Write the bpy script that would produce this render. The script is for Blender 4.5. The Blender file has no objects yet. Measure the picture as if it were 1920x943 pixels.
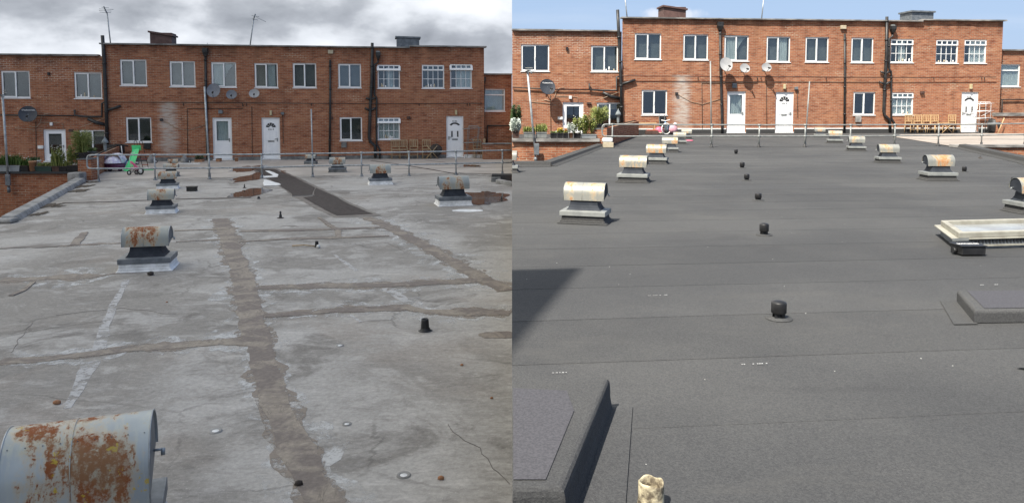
import bpy, math, random
from mathutils import Vector, Matrix, noise
from bpy import data as D
S = bpy.context.scene
R = math.radians
random.seed(7)

# ------------------------------------------------------------------ camera
F, CX, CAMZ = 1450.0, 960.0, 6.5
PITCH = R(4.0)
HZ = 200.0                                  # eye level, pixel row of the photograph
CY = HZ + F * math.tan(PITCH)
cam = D.cameras.new('camera'); cam.sensor_width = 36; cam.lens = 36 * F / 1920
cam.shift_y = -(471.5 - CY) / 1920; cam.clip_start = 0.1; cam.clip_end = 3000
camo = D.objects.new('camera', cam); S.collection.objects.link(camo)
camo.location = (0, 0, CAMZ); camo.rotation_euler = (math.pi / 2 - PITCH, 0, 0)
S.camera = camo
S.view_settings.view_transform = 'Standard'; S.view_settings.look = 'None'
S.view_settings.exposure = 0.95; S.view_settings.gamma = 1

before = D.collections.new('before'); after = D.collections.new('after')
S.collection.children.link(before); S.collection.children.link(after)
CUR = before

# ------------------------------------------------------------------ sun (a clear day over the new roof, a grey one over the old)
LD = Vector((0.42, 0.55, -1.0)).normalized()
sun = D.lights.new('sun', 'SUN'); sun.energy = 4.9; sun.angle = R(0.5); sun.color = (1, .94, .84)
suno = D.objects.new('sun', sun); S.collection.objects.link(suno)
suno.rotation_euler = LD.to_track_quat('-Z', 'Y').to_euler()
suno.light_linking.receiver_collection = after

# ------------------------------------------------------------------ node helpers
class NT:
    def __init__(s, tree): s.t = tree; s.n = tree.nodes; s.l = tree.links
    def new(s, k, **kw):
        n = s.n.new(k)
        for a, v in kw.items(): setattr(n, a, v)
        return n
    def put(s, sock, v):
        if hasattr(v, 'is_output'): s.l.new(v, sock)
        elif v is not None: sock.default_value = v
    def math(s, op, a, b=None, c=None, clamp=False):
        n = s.new('ShaderNodeMath', operation=op); n.use_clamp = clamp
        for i, v in enumerate((a, b, c)):
            if v is not None: s.put(n.inputs[i], v)
        return n.outputs[0]
    def vmath(s, op, a, b=None):
        n = s.new('ShaderNodeVectorMath', operation=op); s.put(n.inputs[0], a)
        if b is not None: s.put(n.inputs[1], b)
        return n.outputs[0]
    def sep(s, v):
        n = s.new('ShaderNodeSeparateXYZ'); s.put(n.inputs[0], v); return n.outputs
    def comb(s, x, y, z):
        n = s.new('ShaderNodeCombineXYZ')
        for i, v in enumerate((x, y, z)): s.put(n.inputs[i], v)
        return n.outputs[0]
    def noise(s, v, scale, detail=4, rough=.55, dist=0):
        n = s.new('ShaderNodeTexNoise'); s.put(n.inputs['Vector'], v)
        n.inputs['Scale'].default_value = scale; n.inputs['Detail'].default_value = detail
        n.inputs['Roughness'].default_value = rough; n.inputs['Distortion'].default_value = dist
        return n.outputs[0]
    def ss(s, v, a, b, lo=0., hi=1.):
        n = s.new('ShaderNodeMapRange', interpolation_type='SMOOTHSTEP'); s.put(n.inputs[0], v)
        n.inputs[1].default_value = a; n.inputs[2].default_value = b
        n.inputs[3].default_value = lo; n.inputs[4].default_value = hi
        return n.outputs[0]
    def mix(s, f, a, b, mode='MIX'):
        n = s.new('ShaderNodeMix', data_type='RGBA', blend_type=mode)
        s.put(n.inputs[0], f)
        for i, v in ((6, a), (7, b)):
            if isinstance(v, tuple) and len(v) == 3: v = (*v, 1)
            s.put(n.inputs[i], v)
        return n.outputs[2]
    def bump(s, h, dist, strength=1):
        n = s.new('ShaderNodeBump'); s.put(n.inputs['Height'], h)
        n.inputs['Distance'].default_value = dist; n.inputs['Strength'].default_value = strength
        return n.outputs[0]

def mat(name, col=(.5, .5, .5), rough=.6, metal=0, spec=.4, build=None):
    m = D.materials.new(name); m.use_nodes = True
    t = NT(m.node_tree); b = t.n['Principled BSDF']
    b.inputs['Base Color'].default_value = (*col, 1); b.inputs['Roughness'].default_value = rough
    b.inputs['Metallic'].default_value = metal; b.inputs['Specular IOR Level'].default_value = spec
    if build: build(t, b)
    return m
def ocoord(t): return t.new('ShaderNodeTexCoord').outputs['Object']
def gcoord(t): return t.new('ShaderNodeNewGeometry').outputs['Position']
def orand(t): return t.new('ShaderNodeObjectInfo').outputs['Random']

# ------------------------------------------------------------------ world
w = D.worlds.new('World'); S.world = w; w.use_nodes = True
t = NT(w.node_tree); bg = t.n['Background']
sky = t.new('ShaderNodeTexSky', sky_type='NISHITA'); sky.sun_disc = False
sky.sun_elevation = math.asin(-LD.z); sky.sun_rotation = math.atan2(-LD.x, -LD.y)
sky.air_density = 1.1; sky.dust_density = 1.0; sky.ozone_density = 2.0
dv = t.new('ShaderNodeTexCoord').outputs['Generated']
dx, dy, dz = t.sep(dv)
up = t.math('MAXIMUM', dz, 0.0)
# clear side: a little cirrus and one small cumulus over the roof
den = t.math('ADD', up, .10)
cp = t.comb(t.math('DIVIDE', dx, den), t.math('DIVIDE', dy, den), 0)
cir = t.ss(t.noise(t.vmath('MULTIPLY', cp, (.35, 1.1, 1)), .9, 6, .6, .4), .46, .80, 0, .30)
e1 = t.math('DIVIDE', t.math('SUBTRACT', t.math('DIVIDE', dx, dy), .205), .045)
e2 = t.math('DIVIDE', t.math('SUBTRACT', t.math('DIVIDE', dz, dy), .117), .011)
rr = t.math('ADD', t.math('MULTIPLY', e1, e1), t.math('MULTIPLY', e2, e2))
puff = t.ss(t.math('SUBTRACT', t.math('ADD', rr, t.math('MULTIPLY', t.noise(dv, 60, 4), 1.6)), .8), 1.1, .2)
puff = t.math('MULTIPLY', puff, t.math('GREATER_THAN', dy, 0))
clr = t.mix(1.0, sky.outputs[0], (.100, .100, .104), 'MULTIPLY')
veil = t.ss(up, .0, .35, .82, .50)
clr = t.mix(veil, clr, (.34, .46, .68))
clr = t.mix(cir, clr, (.66, .71, .80))
clr = t.mix(t.math('MULTIPLY', puff, .55), clr, (.80, .80, .84))
# overcast side
den2 = t.math('ADD', up, .22)
cq = t.comb(t.math('DIVIDE', dx, den2), t.math('DIVIDE', dz, .20), t.math('DIVIDE', dy, den2))
n1 = t.noise(t.vmath('MULTIPLY', dv, (3.6, 3.6, 7.5)), 1.0, 6, .50, .15)
n2 = t.noise(t.vmath('MULTIPLY', dv, (14, 14, 24)), 1.0, 5, .55, .2)
nn = t.math('ADD', t.math('ADD', t.math('MULTIPLY', n1, .80), t.math('MULTIPLY', n2, .20)), t.ss(up, .10, .0, 0, .075))
ramp = t.new('ShaderNodeValToRGB'); t.put(ramp.inputs[0], nn)
els = ramp.color_ramp.elements
els[0].position = .38; els[0].color = (.21, .23, .265, 1)
els[1].position = .62; els[1].color = (.80, .83, .88, 1)
e = els.new(.47); e.color = (.37, .395, .44, 1)
e = els.new(.53); e.color = (.60, .63, .68, 1)
gain = t.ss(up, .08, .9, 1.0, 2.1)          # a real overcast grows brighter to the zenith
g3 = t.mix(t.ss(up, .08, .5), (1, 1, 1), (2.22, 2.10, 1.84))
ovc = t.mix(1.0, ramp.outputs[0], g3, 'MULTIPLY')
side = t.math('GREATER_THAN', dx, 0.0)
allc = t.mix(side, ovc, clr)
t.put(bg.inputs[0], allc); bg.inputs[1].default_value = 0.69

# ------------------------------------------------------------------ geometry of the view
CAM = Vector((0, 0, CAMZ)); FW = Vector((0, math.cos(PITCH), -math.sin(PITCH))); UPV = Vector((0, math.sin(PITCH), math.cos(PITCH)))
def ray(px, py): return Vector(((px - CX) / F, 0, 0)) + UPV * (-(py - CY) / F) + FW
def G(px, py, z):
    d = ray(px, py); k = (z - CAMZ) / d.z; return CAM + d * k
def at(px, py, Y):
    d = ray(px, py); return CAM + d * (Y / d.y)
def mpp(p): return (p - CAM).dot(FW) / F       # metres per pixel of the photograph at a point
ZL, ZR = CAMZ - 2.45, CAMZ - 1.30

# ------------------------------------------------------------------ mesh builder
class MB:
    def __init__(s): s.v = []; s.f = []; s.m = []; s.mi = 0; s.sm = []
    def face(s, pts, smooth=False):
        b = len(s.v); s.v += [Vector(p) for p in pts]; s.f.append(list(range(b, b + len(pts)))); s.m.append(s.mi); s.sm.append(smooth)
    def add(s, vs, fs, smooth=False):
        b = len(s.v); s.v += [Vector(p) for p in vs]
        for f in fs: s.f.append([b + i for i in f]); s.m.append(s.mi); s.sm.append(smooth)
    def box(s, x0, x1, y0, y1, z0, z1, M=None):
        vs = [Vector(p) for p in ((x0,y0,z0),(x1,y0,z0),(x1,y1,z0),(x0,y1,z0),(x0,y0,z1),(x1,y0,z1),(x1,y1,z1),(x0,y1,z1))]
        if M: vs = [M @ p for p in vs]
        s.add(vs, [(0,3,2,1),(4,5,6,7),(0,1,5,4),(1,2,6,5),(2,3,7,6),(3,0,4,7)]); return s
    def frustum(s, a, b, z0, z1, c=(0, 0)):      # a, b = half sizes below and above
        vs = [(c[0]+i*a[0], c[1]+j*a[1], z0) for i, j in ((-1,-1),(1,-1),(1,1),(-1,1))] + [(c[0]+i*b[0], c[1]+j*b[1], z1) for i, j in ((-1,-1),(1,-1),(1,1),(-1,1))]
        s.add(vs, [(0,3,2,1),(4,5,6,7),(0,1,5,4),(1,2,6,5),(2,3,7,6),(3,0,4,7)]); return s
    def prism(s, poly, z0, z1):
        n = len(poly); vs = [(p[0], p[1], z0) for p in poly] + [(p[0], p[1], z1) for p in poly]
        s.add(vs, [list(range(n))[::-1], list(range(n, 2*n))] + [(i, (i+1) % n, n+(i+1) % n, n+i) for i in range(n)]); return s
    def tube(s, path, r, n=8, cap=True):
        P = [Vector(p) for p in path]; k = len(P); rs = r if isinstance(r, (list, tuple)) else [r] * k
        b = len(s.v); prev = None
        for i, p in enumerate(P):
            d = (P[min(i+1, k-1)] - P[max(i-1, 0)]).normalized()
            if prev is None: u = d.orthogonal().normalized()
            else: u = (prev - d * prev.dot(d)).normalized()
            prev = u; v = d.cross(u)
            for j in range(n):
                a = 2*math.pi*j/n; s.v.append(p + (u*math.cos(a) + v*math.sin(a)) * rs[i])
        for i in range(k-1):
            for j in range(n):
                s.f.append([b+i*n+j, b+i*n+(j+1) % n, b+(i+1)*n+(j+1) % n, b+(i+1)*n+j]); s.m.append(s.mi); s.sm.append(True)
        if cap:
            s.f.append([b+j for j in range(n)][::-1]); s.m.append(s.mi); s.sm.append(False)
            s.f.append([b+(k-1)*n+j for j in range(n)]); s.m.append(s.mi); s.sm.append(False)
        return s
    def lathe(s, prof, c=(0, 0, 0), n=20, M=None):
        b = len(s.v); M = M or Matrix()
        for (r, z) in prof:
            for j in range(n):
                a = 2*math.pi*j/n; s.v.append(M @ Vector((c[0]+r*math.cos(a), c[1]+r*math.sin(a), c[2]+z)))
        for i in range(len(prof)-1):
            for j in range(n):
                s.f.append([b+i*n+j, b+i*n+(j+1) % n, b+(i+1)*n+(j+1) % n, b+(i+1)*n+j]); s.m.append(s.mi); s.sm.append(True)
        return s
    def grid(s, fn, nu, nv, smooth=True):
        b = len(s.v)
        for i in range(nu+1):
            for j in range(nv+1): s.v.append(Vector(fn(i/nu, j/nv)))
        for i in range(nu):
            for j in range(nv):
                a = b+i*(nv+1)+j; s.f.append([a, a+nv+1, a+nv+2, a+1]); s.m.append(s.mi); s.sm.append(smooth)
        return s
    def build(s, name, m, parent=None, loc=None, bevel=0):
        me = D.meshes.new(name); me.from_pydata([tuple(v) for v in s.v], [], s.f)
        for k in (m if isinstance(m, (list, tuple)) else [m]): me.materials.append(k)
        me.polygons.foreach_set('material_index', s.m); me.polygons.foreach_set('use_smooth', s.sm); me.update()
        o = D.objects.new(name, me); CUR.objects.link(o)
        if parent: o.parent = parent
        if loc is not None: o.location = loc
        if bevel:
            bv = o.modifiers.new('bevel', 'BEVEL'); bv.width = bevel; bv.segments = 2; bv.limit_method = 'ANGLE'
        return o

def tag(o, label=None, cat=None, group=None, kind=None):
    if label: o['label'] = label
    if cat: o['category'] = cat
    if group: o['group'] = group
    if kind: o['kind'] = kind
    return o
def thing(name, label, cat, loc=(0, 0, 0), rz=0, group=None, M=None):
    o = D.objects.new(name, None); CUR.objects.link(o); o.empty_display_size = .2
    if M is not None: o.matrix_world = M
    else: o.location = loc; o.rotation_euler = (0, 0, rz)
    return tag(o, label, cat, group)
def copy_tree(o, parent=None):
    c = o.copy(); CUR.objects.link(c); c.parent = parent
    for ch in [k for k in D.objects if k.parent == o]: copy_tree(ch, c)
    return c
def text_mesh(name, body, size, m, parent, M, extrude=.002):
    cu = D.curves.new(name, 'FONT'); cu.body = body; cu.size = size; cu.align_x = 'CENTER'; cu.align_y = 'CENTER'; cu.extrude = extrude
    cu.resolution_u = 2
    o = D.objects.new(name, cu); S.collection.objects.link(o); bpy.context.view_layer.update()
    me = D.meshes.new_from_object(o); D.objects.remove(o); D.curves.remove(cu)
    for v in me.vertices: v.co = M @ v.co
    me.materials.clear(); me.materials.append(m); me.name = name
    k = D.objects.new(name, me); CUR.objects.link(k); k.parent = parent; return k

# ------------------------------------------------------------------ materials
def brick_mat(name, c1, c2, mortar, stain=None, band=None, soot=None):
    def bld(t, b):
        x, y, z = t.sep(ocoord(t))
        u = t.math('ADD', x, y); v = t.comb(u, z, 0)
        br = t.new('ShaderNodeTexBrick'); t.put(br.inputs['Vector'], v)
        br.inputs['Scale'].default_value = 1; br.inputs['Brick Width'].default_value = .235; br.inputs['Row Height'].default_value = .078
        br.inputs['Mortar Size'].default_value = .0085; br.inputs['Mortar Smooth'].default_value = .2; br.inputs['Bias'].default_value = -.1
        br.inputs['Color1'].default_value = (*c1, 1); br.inputs['Color2'].default_value = (*c2, 1)
        mo = tuple(mortar)
        nf = t.noise(v, 1.1, 5, .6)
        nb = t.noise(t.vmath('MULTIPLY', v, (2.6, 8.8, 1)), 1.0, 3, .55)
        nz = t.noise(t.vmath('MULTIPLY', v, (.5, .9, 1)), 1.0, 4, .6)
        ns = t.noise(t.vmath('MULTIPLY', v, (9, 30, 1)), 1.0, 3, .6)
        mc = (*mo, 1)
        if band:
            bm_ = t.math('MULTIPLY', t.ss(z, band[0]-.06, band[0]+.02), t.ss(z, band[1]+.02, band[1]-.06))
            mc = t.mix(t.math('MULTIPLY', bm_, t.ss(nf, .35, .55)), mc, (.62, .56, .46))
        t.put(br.inputs['Mortar'], mc)
        c = br.outputs['Color']
        c = t.mix(t.ss(nb, .48, .72, 0, .75), c, (c2[0]*1.22, c2[1]*1.55, c2[2]*1.75))
        c = t.mix(t.ss(nz, .50, .68, 0, .45), c, (c2[0]*1.1, c2[1]*1.35, c2[2]*1.4))
        c = t.mix(t.ss(nb, .50, .28, 0, .65), c, (c1[0]*.42, c1[1]*.42, c1[2]*.55))
        c = t.mix(t.ss(nf, .35, .75, 0, .45), c, t.mix(1, c, (.62, .60, .62), 'MULTIPLY'))
        c = t.mix(t.ss(ns, .55, .8, 0, .35), c, (c2[0]*1.2, c2[1]*1.6, c2[2]*1.7))
        # soot under the coping and rain streaks
        st = t.noise(t.vmath('MULTIPLY', v, (1.6, .25, 1)), 1.0, 5, .6)
        c = t.mix(t.ss(st, .52, .72, 0, .5), c, t.mix(1, c, (.55, .52, .52), 'MULTIPLY'))
        pp = t.math('MULTIPLY', t.ss(t.noise(t.vmath('ADD', t.vmath('MULTIPLY', v, (.8, 1.6, 1)), (17, 5, 0)), 1.0, 3, .5), .60, .66), t.ss(br.outputs['Fac'], .2, .6))
        c = t.mix(t.math('MULTIPLY', pp, .7), c, (.52, .45, .34))            # repointed patches
        if soot:
            so = t.math('MULTIPLY', t.ss(z, soot-.9, soot-.02, 0, .75), t.ss(t.noise(t.vmath('MULTIPLY', v, (1.3, .5, 1)), 1.0, 5, .65), .32, .62))
            c = t.mix(so, c, t.mix(1, c, (.42, .42, .44), 'MULTIPLY'))
        if stain:
            x0, wd, z0, z1 = stain
            xw = t.math('ADD', t.math('ABSOLUTE', t.math('SUBTRACT', x, x0)), t.math('MULTIPLY_ADD', t.noise(t.vmath('MULTIPLY', v, (.6, 9, 1)), 1, 3, .6), 1.0, -.5)); m1 = t.ss(xw, wd, wd*.1)
            m2 = t.math('MULTIPLY', t.ss(z, z1+.03, z1-.05), t.ss(z, z0-.6, z0+.8, .25, 1))
            m3 = t.ss(t.noise(t.vmath('MULTIPLY', v, (3, 13, 1)), 1, 4, .6), .30, .62)
            c = t.mix(t.math('MULTIPLY', t.math('MULTIPLY', m1, m2), t.math('MULTIPLY_ADD', m3, .6, .25)), c, (.50, .46, .41))
        t.put(b.inputs['Base Color'], c)
        hh = t.math('ADD', t.math('MULTIPLY', br.outputs['Fac'], -1), t.math('MULTIPLY', ns, .35))
        t.put(b.inputs['Normal'], t.bump(hh, .008, .8))
    return mat(name, rough=.88, spec=.25, build=bld)

def noisy(name, a, b2, scale=6, rough=.7, metal=0, spec=.4, bump=.002, detail=5, lo=.35, hi=.65, stretch=(1, 1, 1), world=False):
    def bld(t, b):
        v = gcoord(t) if world else ocoord(t)
        n = t.noise(t.vmath('MULTIPLY', v, stretch), scale, detail, .6)
        t.put(b.inputs['Base Color'], t.mix(t.ss(n, lo, hi), a, b2))
        if bump: t.put(b.inputs['Normal'], t.bump(n, bump, .7))
    return mat(name, rough=rough, metal=metal, spec=spec, build=bld)

def deck_build(t, b):
    p = gcoord(t); x, y, z = t.sep(p)
    big = t.noise(p, .33, 5, .55, .6); mid = t.noise(p, 1.3, 6, .62, .5)
    stre = t.noise(t.vmath('MULTIPLY', p, (.8, 1.7, 1)), 1.7, 9, .72, .7)
    fine = t.noise(p, 26, 5, .7); spk = t.noise(p, 90, 3, .7)
    brush = t.noise(t.vmath('MULTIPLY', p, (1.8, 5.5, 1)), 2.0, 8, .78, 1.2)
    blot = t.noise(t.vmath('ADD', p, (5, 3, 0)), .85, 7, .66, 1.0)
    c = t.mix(t.ss(big, .42, .58), (.310, .297, .277), (.465, .455, .435))
    c = t.mix(t.ss(mid, .50, .64, 0, .7), c, (.56, .55, .53))
    c = t.mix(t.ss(blot, .48, .36, 0, .8), c, (.215, .203, .188))
    c = t.mix(t.ss(stre, .53, .70, 0, .7), c, (.62, .61, .585))
    c = t.mix(t.ss(stre, .45, .32, 0, .5), c, (.235, .225, .210))
    brn = t.noise(t.vmath('ADD', p, (31, 7, 0)), .55, 5, .6, .5)
    c = t.mix(t.ss(brn, .52, .68, 0, .42), c, (.375, .335, .295))
    c = t.mix(t.ss(brush, .42, .72, 0, .40), t.mix(1, c, (.86, .86, .86), 'MULTIPLY'), t.mix(1, c, (1.35, 1.35, 1.36), 'MULTIPLY'))
    c = t.mix(t.ss(brush, .42, .28, 0, .30), c, (.18, .170, .158))
    c = t.mix(t.ss(fine, .30, .72, 0, .5), t.mix(1, c, (.72, .72, .72), 'MULTIPLY'), t.mix(1, c, (1.2, 1.2, 1.2), 'MULTIPLY'))
    c = t.mix(t.ss(spk, .62, .72, 0, .65), c, (.66, .65, .62))
    c = t.mix(t.ss(spk, .37, .28, 0, .6), c, (.11, .10, .09))
    # fine ripples where rain dried round the outlets
    wv = t.new('ShaderNodeTexWave', wave_type='BANDS', bands_direction='Y'); t.put(wv.inputs[0], p)
    wv.inputs['Scale'].default_value = 3.2; wv.inputs['Distortion'].default_value = 14; wv.inputs['Detail'].default_value = 4; wv.inputs['Detail Scale'].default_value = .9
    near = t.math('MULTIPLY', t.ss(y, 5.9, 5.0), t.ss(t.noise(p, .8, 3), .45, .62))
    c = t.mix(t.math('MULTIPLY', near, t.ss(wv.outputs[1], .55, .95, 0, .30)), c, (.16, .155, .15))
    # crazing cracks
    vo = t.new('ShaderNodeTexVoronoi', feature='DISTANCE_TO_EDGE'); t.put(vo.inputs['Vector'], t.vmath('ADD', p, t.comb(t.math('MULTIPLY', mid, .8), t.math('MULTIPLY', big, .9), 0)))
    vo.inputs['Scale'].default_value = .42
    crk = t.math('MULTIPLY', t.ss(vo.outputs['Distance'], .010, .002), t.ss(t.noise(p, .6, 2), .48, .60))
    c = t.mix(t.math('MULTIPLY', crk, .40), c, (.07, .065, .06))
    c = t.mix(1, c, (1.075, 1.04, 1.01), 'MULTIPLY')
    t.put(b.inputs['Base Color'], c)
    h = t.math('ADD', t.math('MULTIPLY', fine, .5), t.math('MULTIPLY', stre, 1.0))
    t.put(b.inputs['Normal'], t.bump(h, .018, .55))
    t.put(b.inputs['Roughness'], t.ss(mid, .3, .7, .62, .9))

def felt_build(t, b):
    p = gcoord(t); r = orand(t)
    big = t.noise(p, .5, 4, .6); fine = t.noise(p, 110, 4, .8); sp = t.noise(p, 260, 2, .7)
    scf = t.noise(t.vmath('MULTIPLY', p, (.5, 1.2, 1)), 1.4, 7, .68, .6)
    c = t.mix(t.ss(big, .35, .65), (.054, .055, .057), (.071, .0715, .072))
    k = t.math('MULTIPLY_ADD', r, .13, .93); c = t.mix(1, c, t.comb(k, k, k), 'MULTIPLY')
    c = t.mix(t.ss(fine, .34, .68), t.mix(1, c, (.68, .68, .70), 'MULTIPLY'), t.mix(1, c, (1.22, 1.22, 1.20), 'MULTIPLY'))
    c = t.mix(t.ss(sp, .60, .75, 0, .5), c, (.15, .15, .15))
    c = t.mix(t.ss(scf, .54, .72, 0, .35), c, (.088, .086, .082)); c = t.mix(t.ss(scf, .42, .30, 0, .30), c, (.034, .034, .036))
    vo = t.new('ShaderNodeTexVoronoi'); t.put(vo.inputs['Vector'], p); vo.inputs['Scale'].default_value = 7.5
    rnd = t.sep(vo.outputs['Color'])
    dot = t.math('MULTIPLY', t.math('LESS_THAN', vo.outputs['Distance'], .034), t.math('GREATER_THAN', rnd[0], .66))
    c = t.mix(dot, c, (.55, .55, .52))
    t.put(b.inputs['Base Color'], c)
    t.put(b.inputs['Normal'], t.bump(t.math('ADD', fine, t.math('MULTIPLY', big, 2.5)), .006, .7))

def rusty(name, base, hi, amt, lichen=False, dp=(.26, .085, .030)):
    def bld(t, b):
        v = ocoord(t); r = orand(t)
        v2 = t.vmath('ADD', v, t.comb(t.math('MULTIPLY', r, 37), t.math('MULTIPLY', r, 11), 0))
        n1 = t.noise(t.vmath('MULTIPLY', v2, (1.35, .8, .5)), 4.2, 9, .68, .3); n2 = t.noise(v2, 28, 6, .72); n3 = t.noise(v2, 1.8, 3, .5)
        n4 = t.noise(t.vmath('MULTIPLY', v2, (5, 1.2, .8)), 6, 6, .65)
        c = t.mix(t.ss(n3, .35, .65), base, hi)
        c = t.mix(t.ss(n4, .50, .72, 0, .5), c, (hi[0]*1.15, hi[1]*1.08, hi[2]*.9))
        xx, yy, zz = t.sep(v)
        cen = t.ss(t.math('ABSOLUTE', xx), .44, .12)            # heads of rust sit towards the middle of the barrel
        s = t.math('ADD', t.math('ADD', n1, t.math('MULTIPLY', n2, .22)), t.math('MULTIPLY', cen, .20))
        pale = t.ss(s, .80-amt, .90-amt); deep = t.ss(t.math('ADD', s, t.math('MULTIPLY', t.noise(v2, 75, 3, .7), .16)), .97-amt, 1.04-amt)
        c = t.mix(t.math('MULTIPLY', pale, .5), c, (.50, .41, .27))
        c = t.mix(t.ss(s, .83-amt, .97-amt, 0, .3), c, (.46, .26, .11))
        c = t.mix(t.math('MULTIPLY', deep, t.ss(n2, .38, .55, .25, 1)), c, dp)
        if lichen:
            ly = t.ss(t.noise(v2, 7.3, 5, .7), .62, .65)
            c = t.mix(t.math('MULTIPLY', ly, .85), c, (.52, .37, .04))
            c = t.mix(t.ss(t.noise(v2, 2.4, 5, .6), .52, .68, 0, .22), c, (.33, .33, .20))
        t.put(b.inputs['Base Color'], c)
        t.put(b.inputs['Roughness'], t.mix(deep, (.42, .42, .42), (.9, .9, .9)))
        t.put(b.inputs['Normal'], t.bump(t.math('ADD', t.math('MULTIPLY', deep, .4), t.math('MULTIPLY', n2, .3)), .004, .6))
    return mat(name, metal=.15, spec=.4, build=bld)

def glass_build(t, b):
    out = t.n['Material Output']; t.n.remove(b)
    gl = t.new('ShaderNodeBsdfGlossy'); gl.inputs['Roughness'].default_value = .03; gl.inputs['Color'].default_value = (.85, .9, .95, 1)
    tr = t.new('ShaderNodeBsdfTransparent'); tr.inputs['Color'].default_value = (.80, .84, .84, 1)
    lw = t.new('ShaderNodeLayerWeight'); lw.inputs['Blend'].default_value = .35
    mx = t.new('ShaderNodeMixShader'); t.put(mx.inputs[0], t.math('MULTIPLY_ADD', lw.outputs['Fresnel'], .5, .05, clamp=True))
    t.l.new(tr.outputs[0], mx.inputs[1]); t.l.new(gl.outputs[0], mx.inputs[2]); t.l.new(mx.outputs[0], out.inputs[0])

def puddle_build(t, b):
    p = gcoord(t); n = t.noise(p, 1.2, 4, .6)
    t.put(b.inputs['Base Color'], t.mix(t.ss(n, .4, .65), (.060, .045, .035), (.105, .085, .07)))
    t.put(b.inputs['Roughness'], t.ss(t.noise(p, 3, 3), .35, .7, .03, .16))

def leaf_mat(name, a, b2):
    def bld(t, b):
        n = t.noise(ocoord(t), 9, 3, .6)
        t.put(b.inputs['Base Color'], t.mix(t.ss(n, .3, .7), a, b2))
    return mat(name, rough=.6, spec=.3, build=bld)

M = {}
BRA, BRB, MO = (.295, .097, .047), (.352, .138, .071), (.36, .28, .205)
M['glass'] = mat('window_glass', build=glass_build)
M['upvc'] = noisy('white_upvc', (.74, .75, .75), (.80, .80, .79), 3, rough=.3, bump=0)
M['upvc2'] = noisy('white_door_skin', (.76, .77, .78), (.82, .82, .82), 2, rough=.28, bump=0)
M['gasket'] = mat('dark_gasket', (.03, .03, .03), .6)
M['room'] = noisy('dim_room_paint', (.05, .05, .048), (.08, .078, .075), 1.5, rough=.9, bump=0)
M['roomg'] = noisy('grey_sky_reflection_backing', (.20, .205, .205), (.26, .26, .26), 1.5, rough=.9, bump=0)  # grey lining stands in for sky reflected by the upper panes
M['curt'] = noisy('pale_net_curtain', (.72, .74, .74), (.86, .87, .86), 9, rough=.9, bump=.004, stretch=(3, 3, .3))
M['beigeblind'] = noisy('beige_blind', (.40, .34, .24), (.48, .42, .31), 9, rough=.9, bump=0)
M['pipe'] = noisy('black_painted_iron', (.014, .014, .015), (.035, .034, .034), 5, rough=.45, bump=.001)
M['cable'] = noisy('dark_cable_sheath', (.02, .018, .017), (.05, .04, .035), 5, rough=.7, bump=0)
M['cableb'] = noisy('tan_cable_sheath', (.30, .23, .16), (.40, .32, .24), 5, rough=.7, bump=0)
M['coping'] = noisy('weathered_coping', (.11, .105, .10), (.30, .29, .275), 1.6, rough=.85, bump=.004, stretch=(1, 1, 3))
M['galv'] = noisy('galvanised_steel', (.26, .28, .29), (.42, .44, .45), 9, rough=.45, metal=.5, bump=.0008)
M['galvd'] = noisy('grey_sheet_metal', (.12, .135, .15), (.20, .215, .23), 6, rough=.5, metal=.3, bump=.001)
M['galvl'] = noisy('pale_sheet_metal', (.19, .20, .198), (.27, .28, .268), 6, rough=.5, metal=.2, bump=.001)
M['neck'] = noisy('shade_darkened_blue_grey_metal', (.022, .026, .034), (.038, .043, .052), 6, rough=.7, spec=.2, bump=.001)  # blue-grey metal darkened further, the barrel's shadow put into its colour
M['barrel'] = rusty('rusted_grey_barrel', (.27, .29, .285), (.35, .36, .33), .085)
M['barrel_big'] = rusty('heavily_rusted_barrel', (.30, .335, .36), (.42, .45, .44), .108, True)
M['barrel_sun'] = rusty('cream_barrel_sunlit_rust', (.205, .208, .195), (.265, .265, .24), .040, False, (.40, .20, .09))  # cream paint; rust colour brightened to stand for sun on it
M['paintw'] = noisy('thick_white_paint', (.62, .62, .61), (.85, .85, .84), 7, rough=.6, bump=.01)
M['paintworn'] = noisy('worn_white_paint', (.33, .325, .315), (.64, .64, .64), 9, rough=.75, bump=.004, world=True, lo=.35, hi=.55)
def worn_build(c1, c2, lo, hi, mx, sc, st=(1, 1, 1)):
    def bld(t, b):
        p = gcoord(t); n = t.noise(t.vmath('MULTIPLY', p, st), sc, 8, .7, .4); n2 = t.noise(p, 30, 4, .7)
        t.put(b.inputs['Base Color'], t.mix(n2, c1, c2))
        t.put(b.inputs['Alpha'], t.ss(t.math('ADD', n, t.math('MULTIPLY_ADD', n2, .3, -.15)), lo, hi, 0, mx))
    return bld
M['bloom'] = mat('pale_bloom_on_screed', rough=.8, spec=.25, build=worn_build((.52, .515, .50), (.70, .695, .68), .44, .64, .8, 3.5))
M['smear'] = mat('thin_tar_smear', rough=.8, spec=.25, build=worn_build((.235, .195, .168), (.33, .285, .235), .40, .56, .85, 6))
M['wornp'] = mat('patchy_white_paint', rough=.75, spec=.3, build=worn_build((.50, .49, .48), (.68, .67, .66), .34, .56, .72, 7))
M['deck'] = mat('old_grey_screed', rough=.75, spec=.3, build=deck_build)
M['walk'] = noisy('beige_walkway_coating', (.34, .305, .27), (.47, .425, .38), .9, rough=.8, bump=.003, world=True, detail=8, lo=.3, hi=.7)
M['walk2'] = noisy('pale_beige_coating', (.27, .235, .205), (.33, .29, .255), .9, rough=.8, bump=.003, world=True, detail=7)
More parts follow.
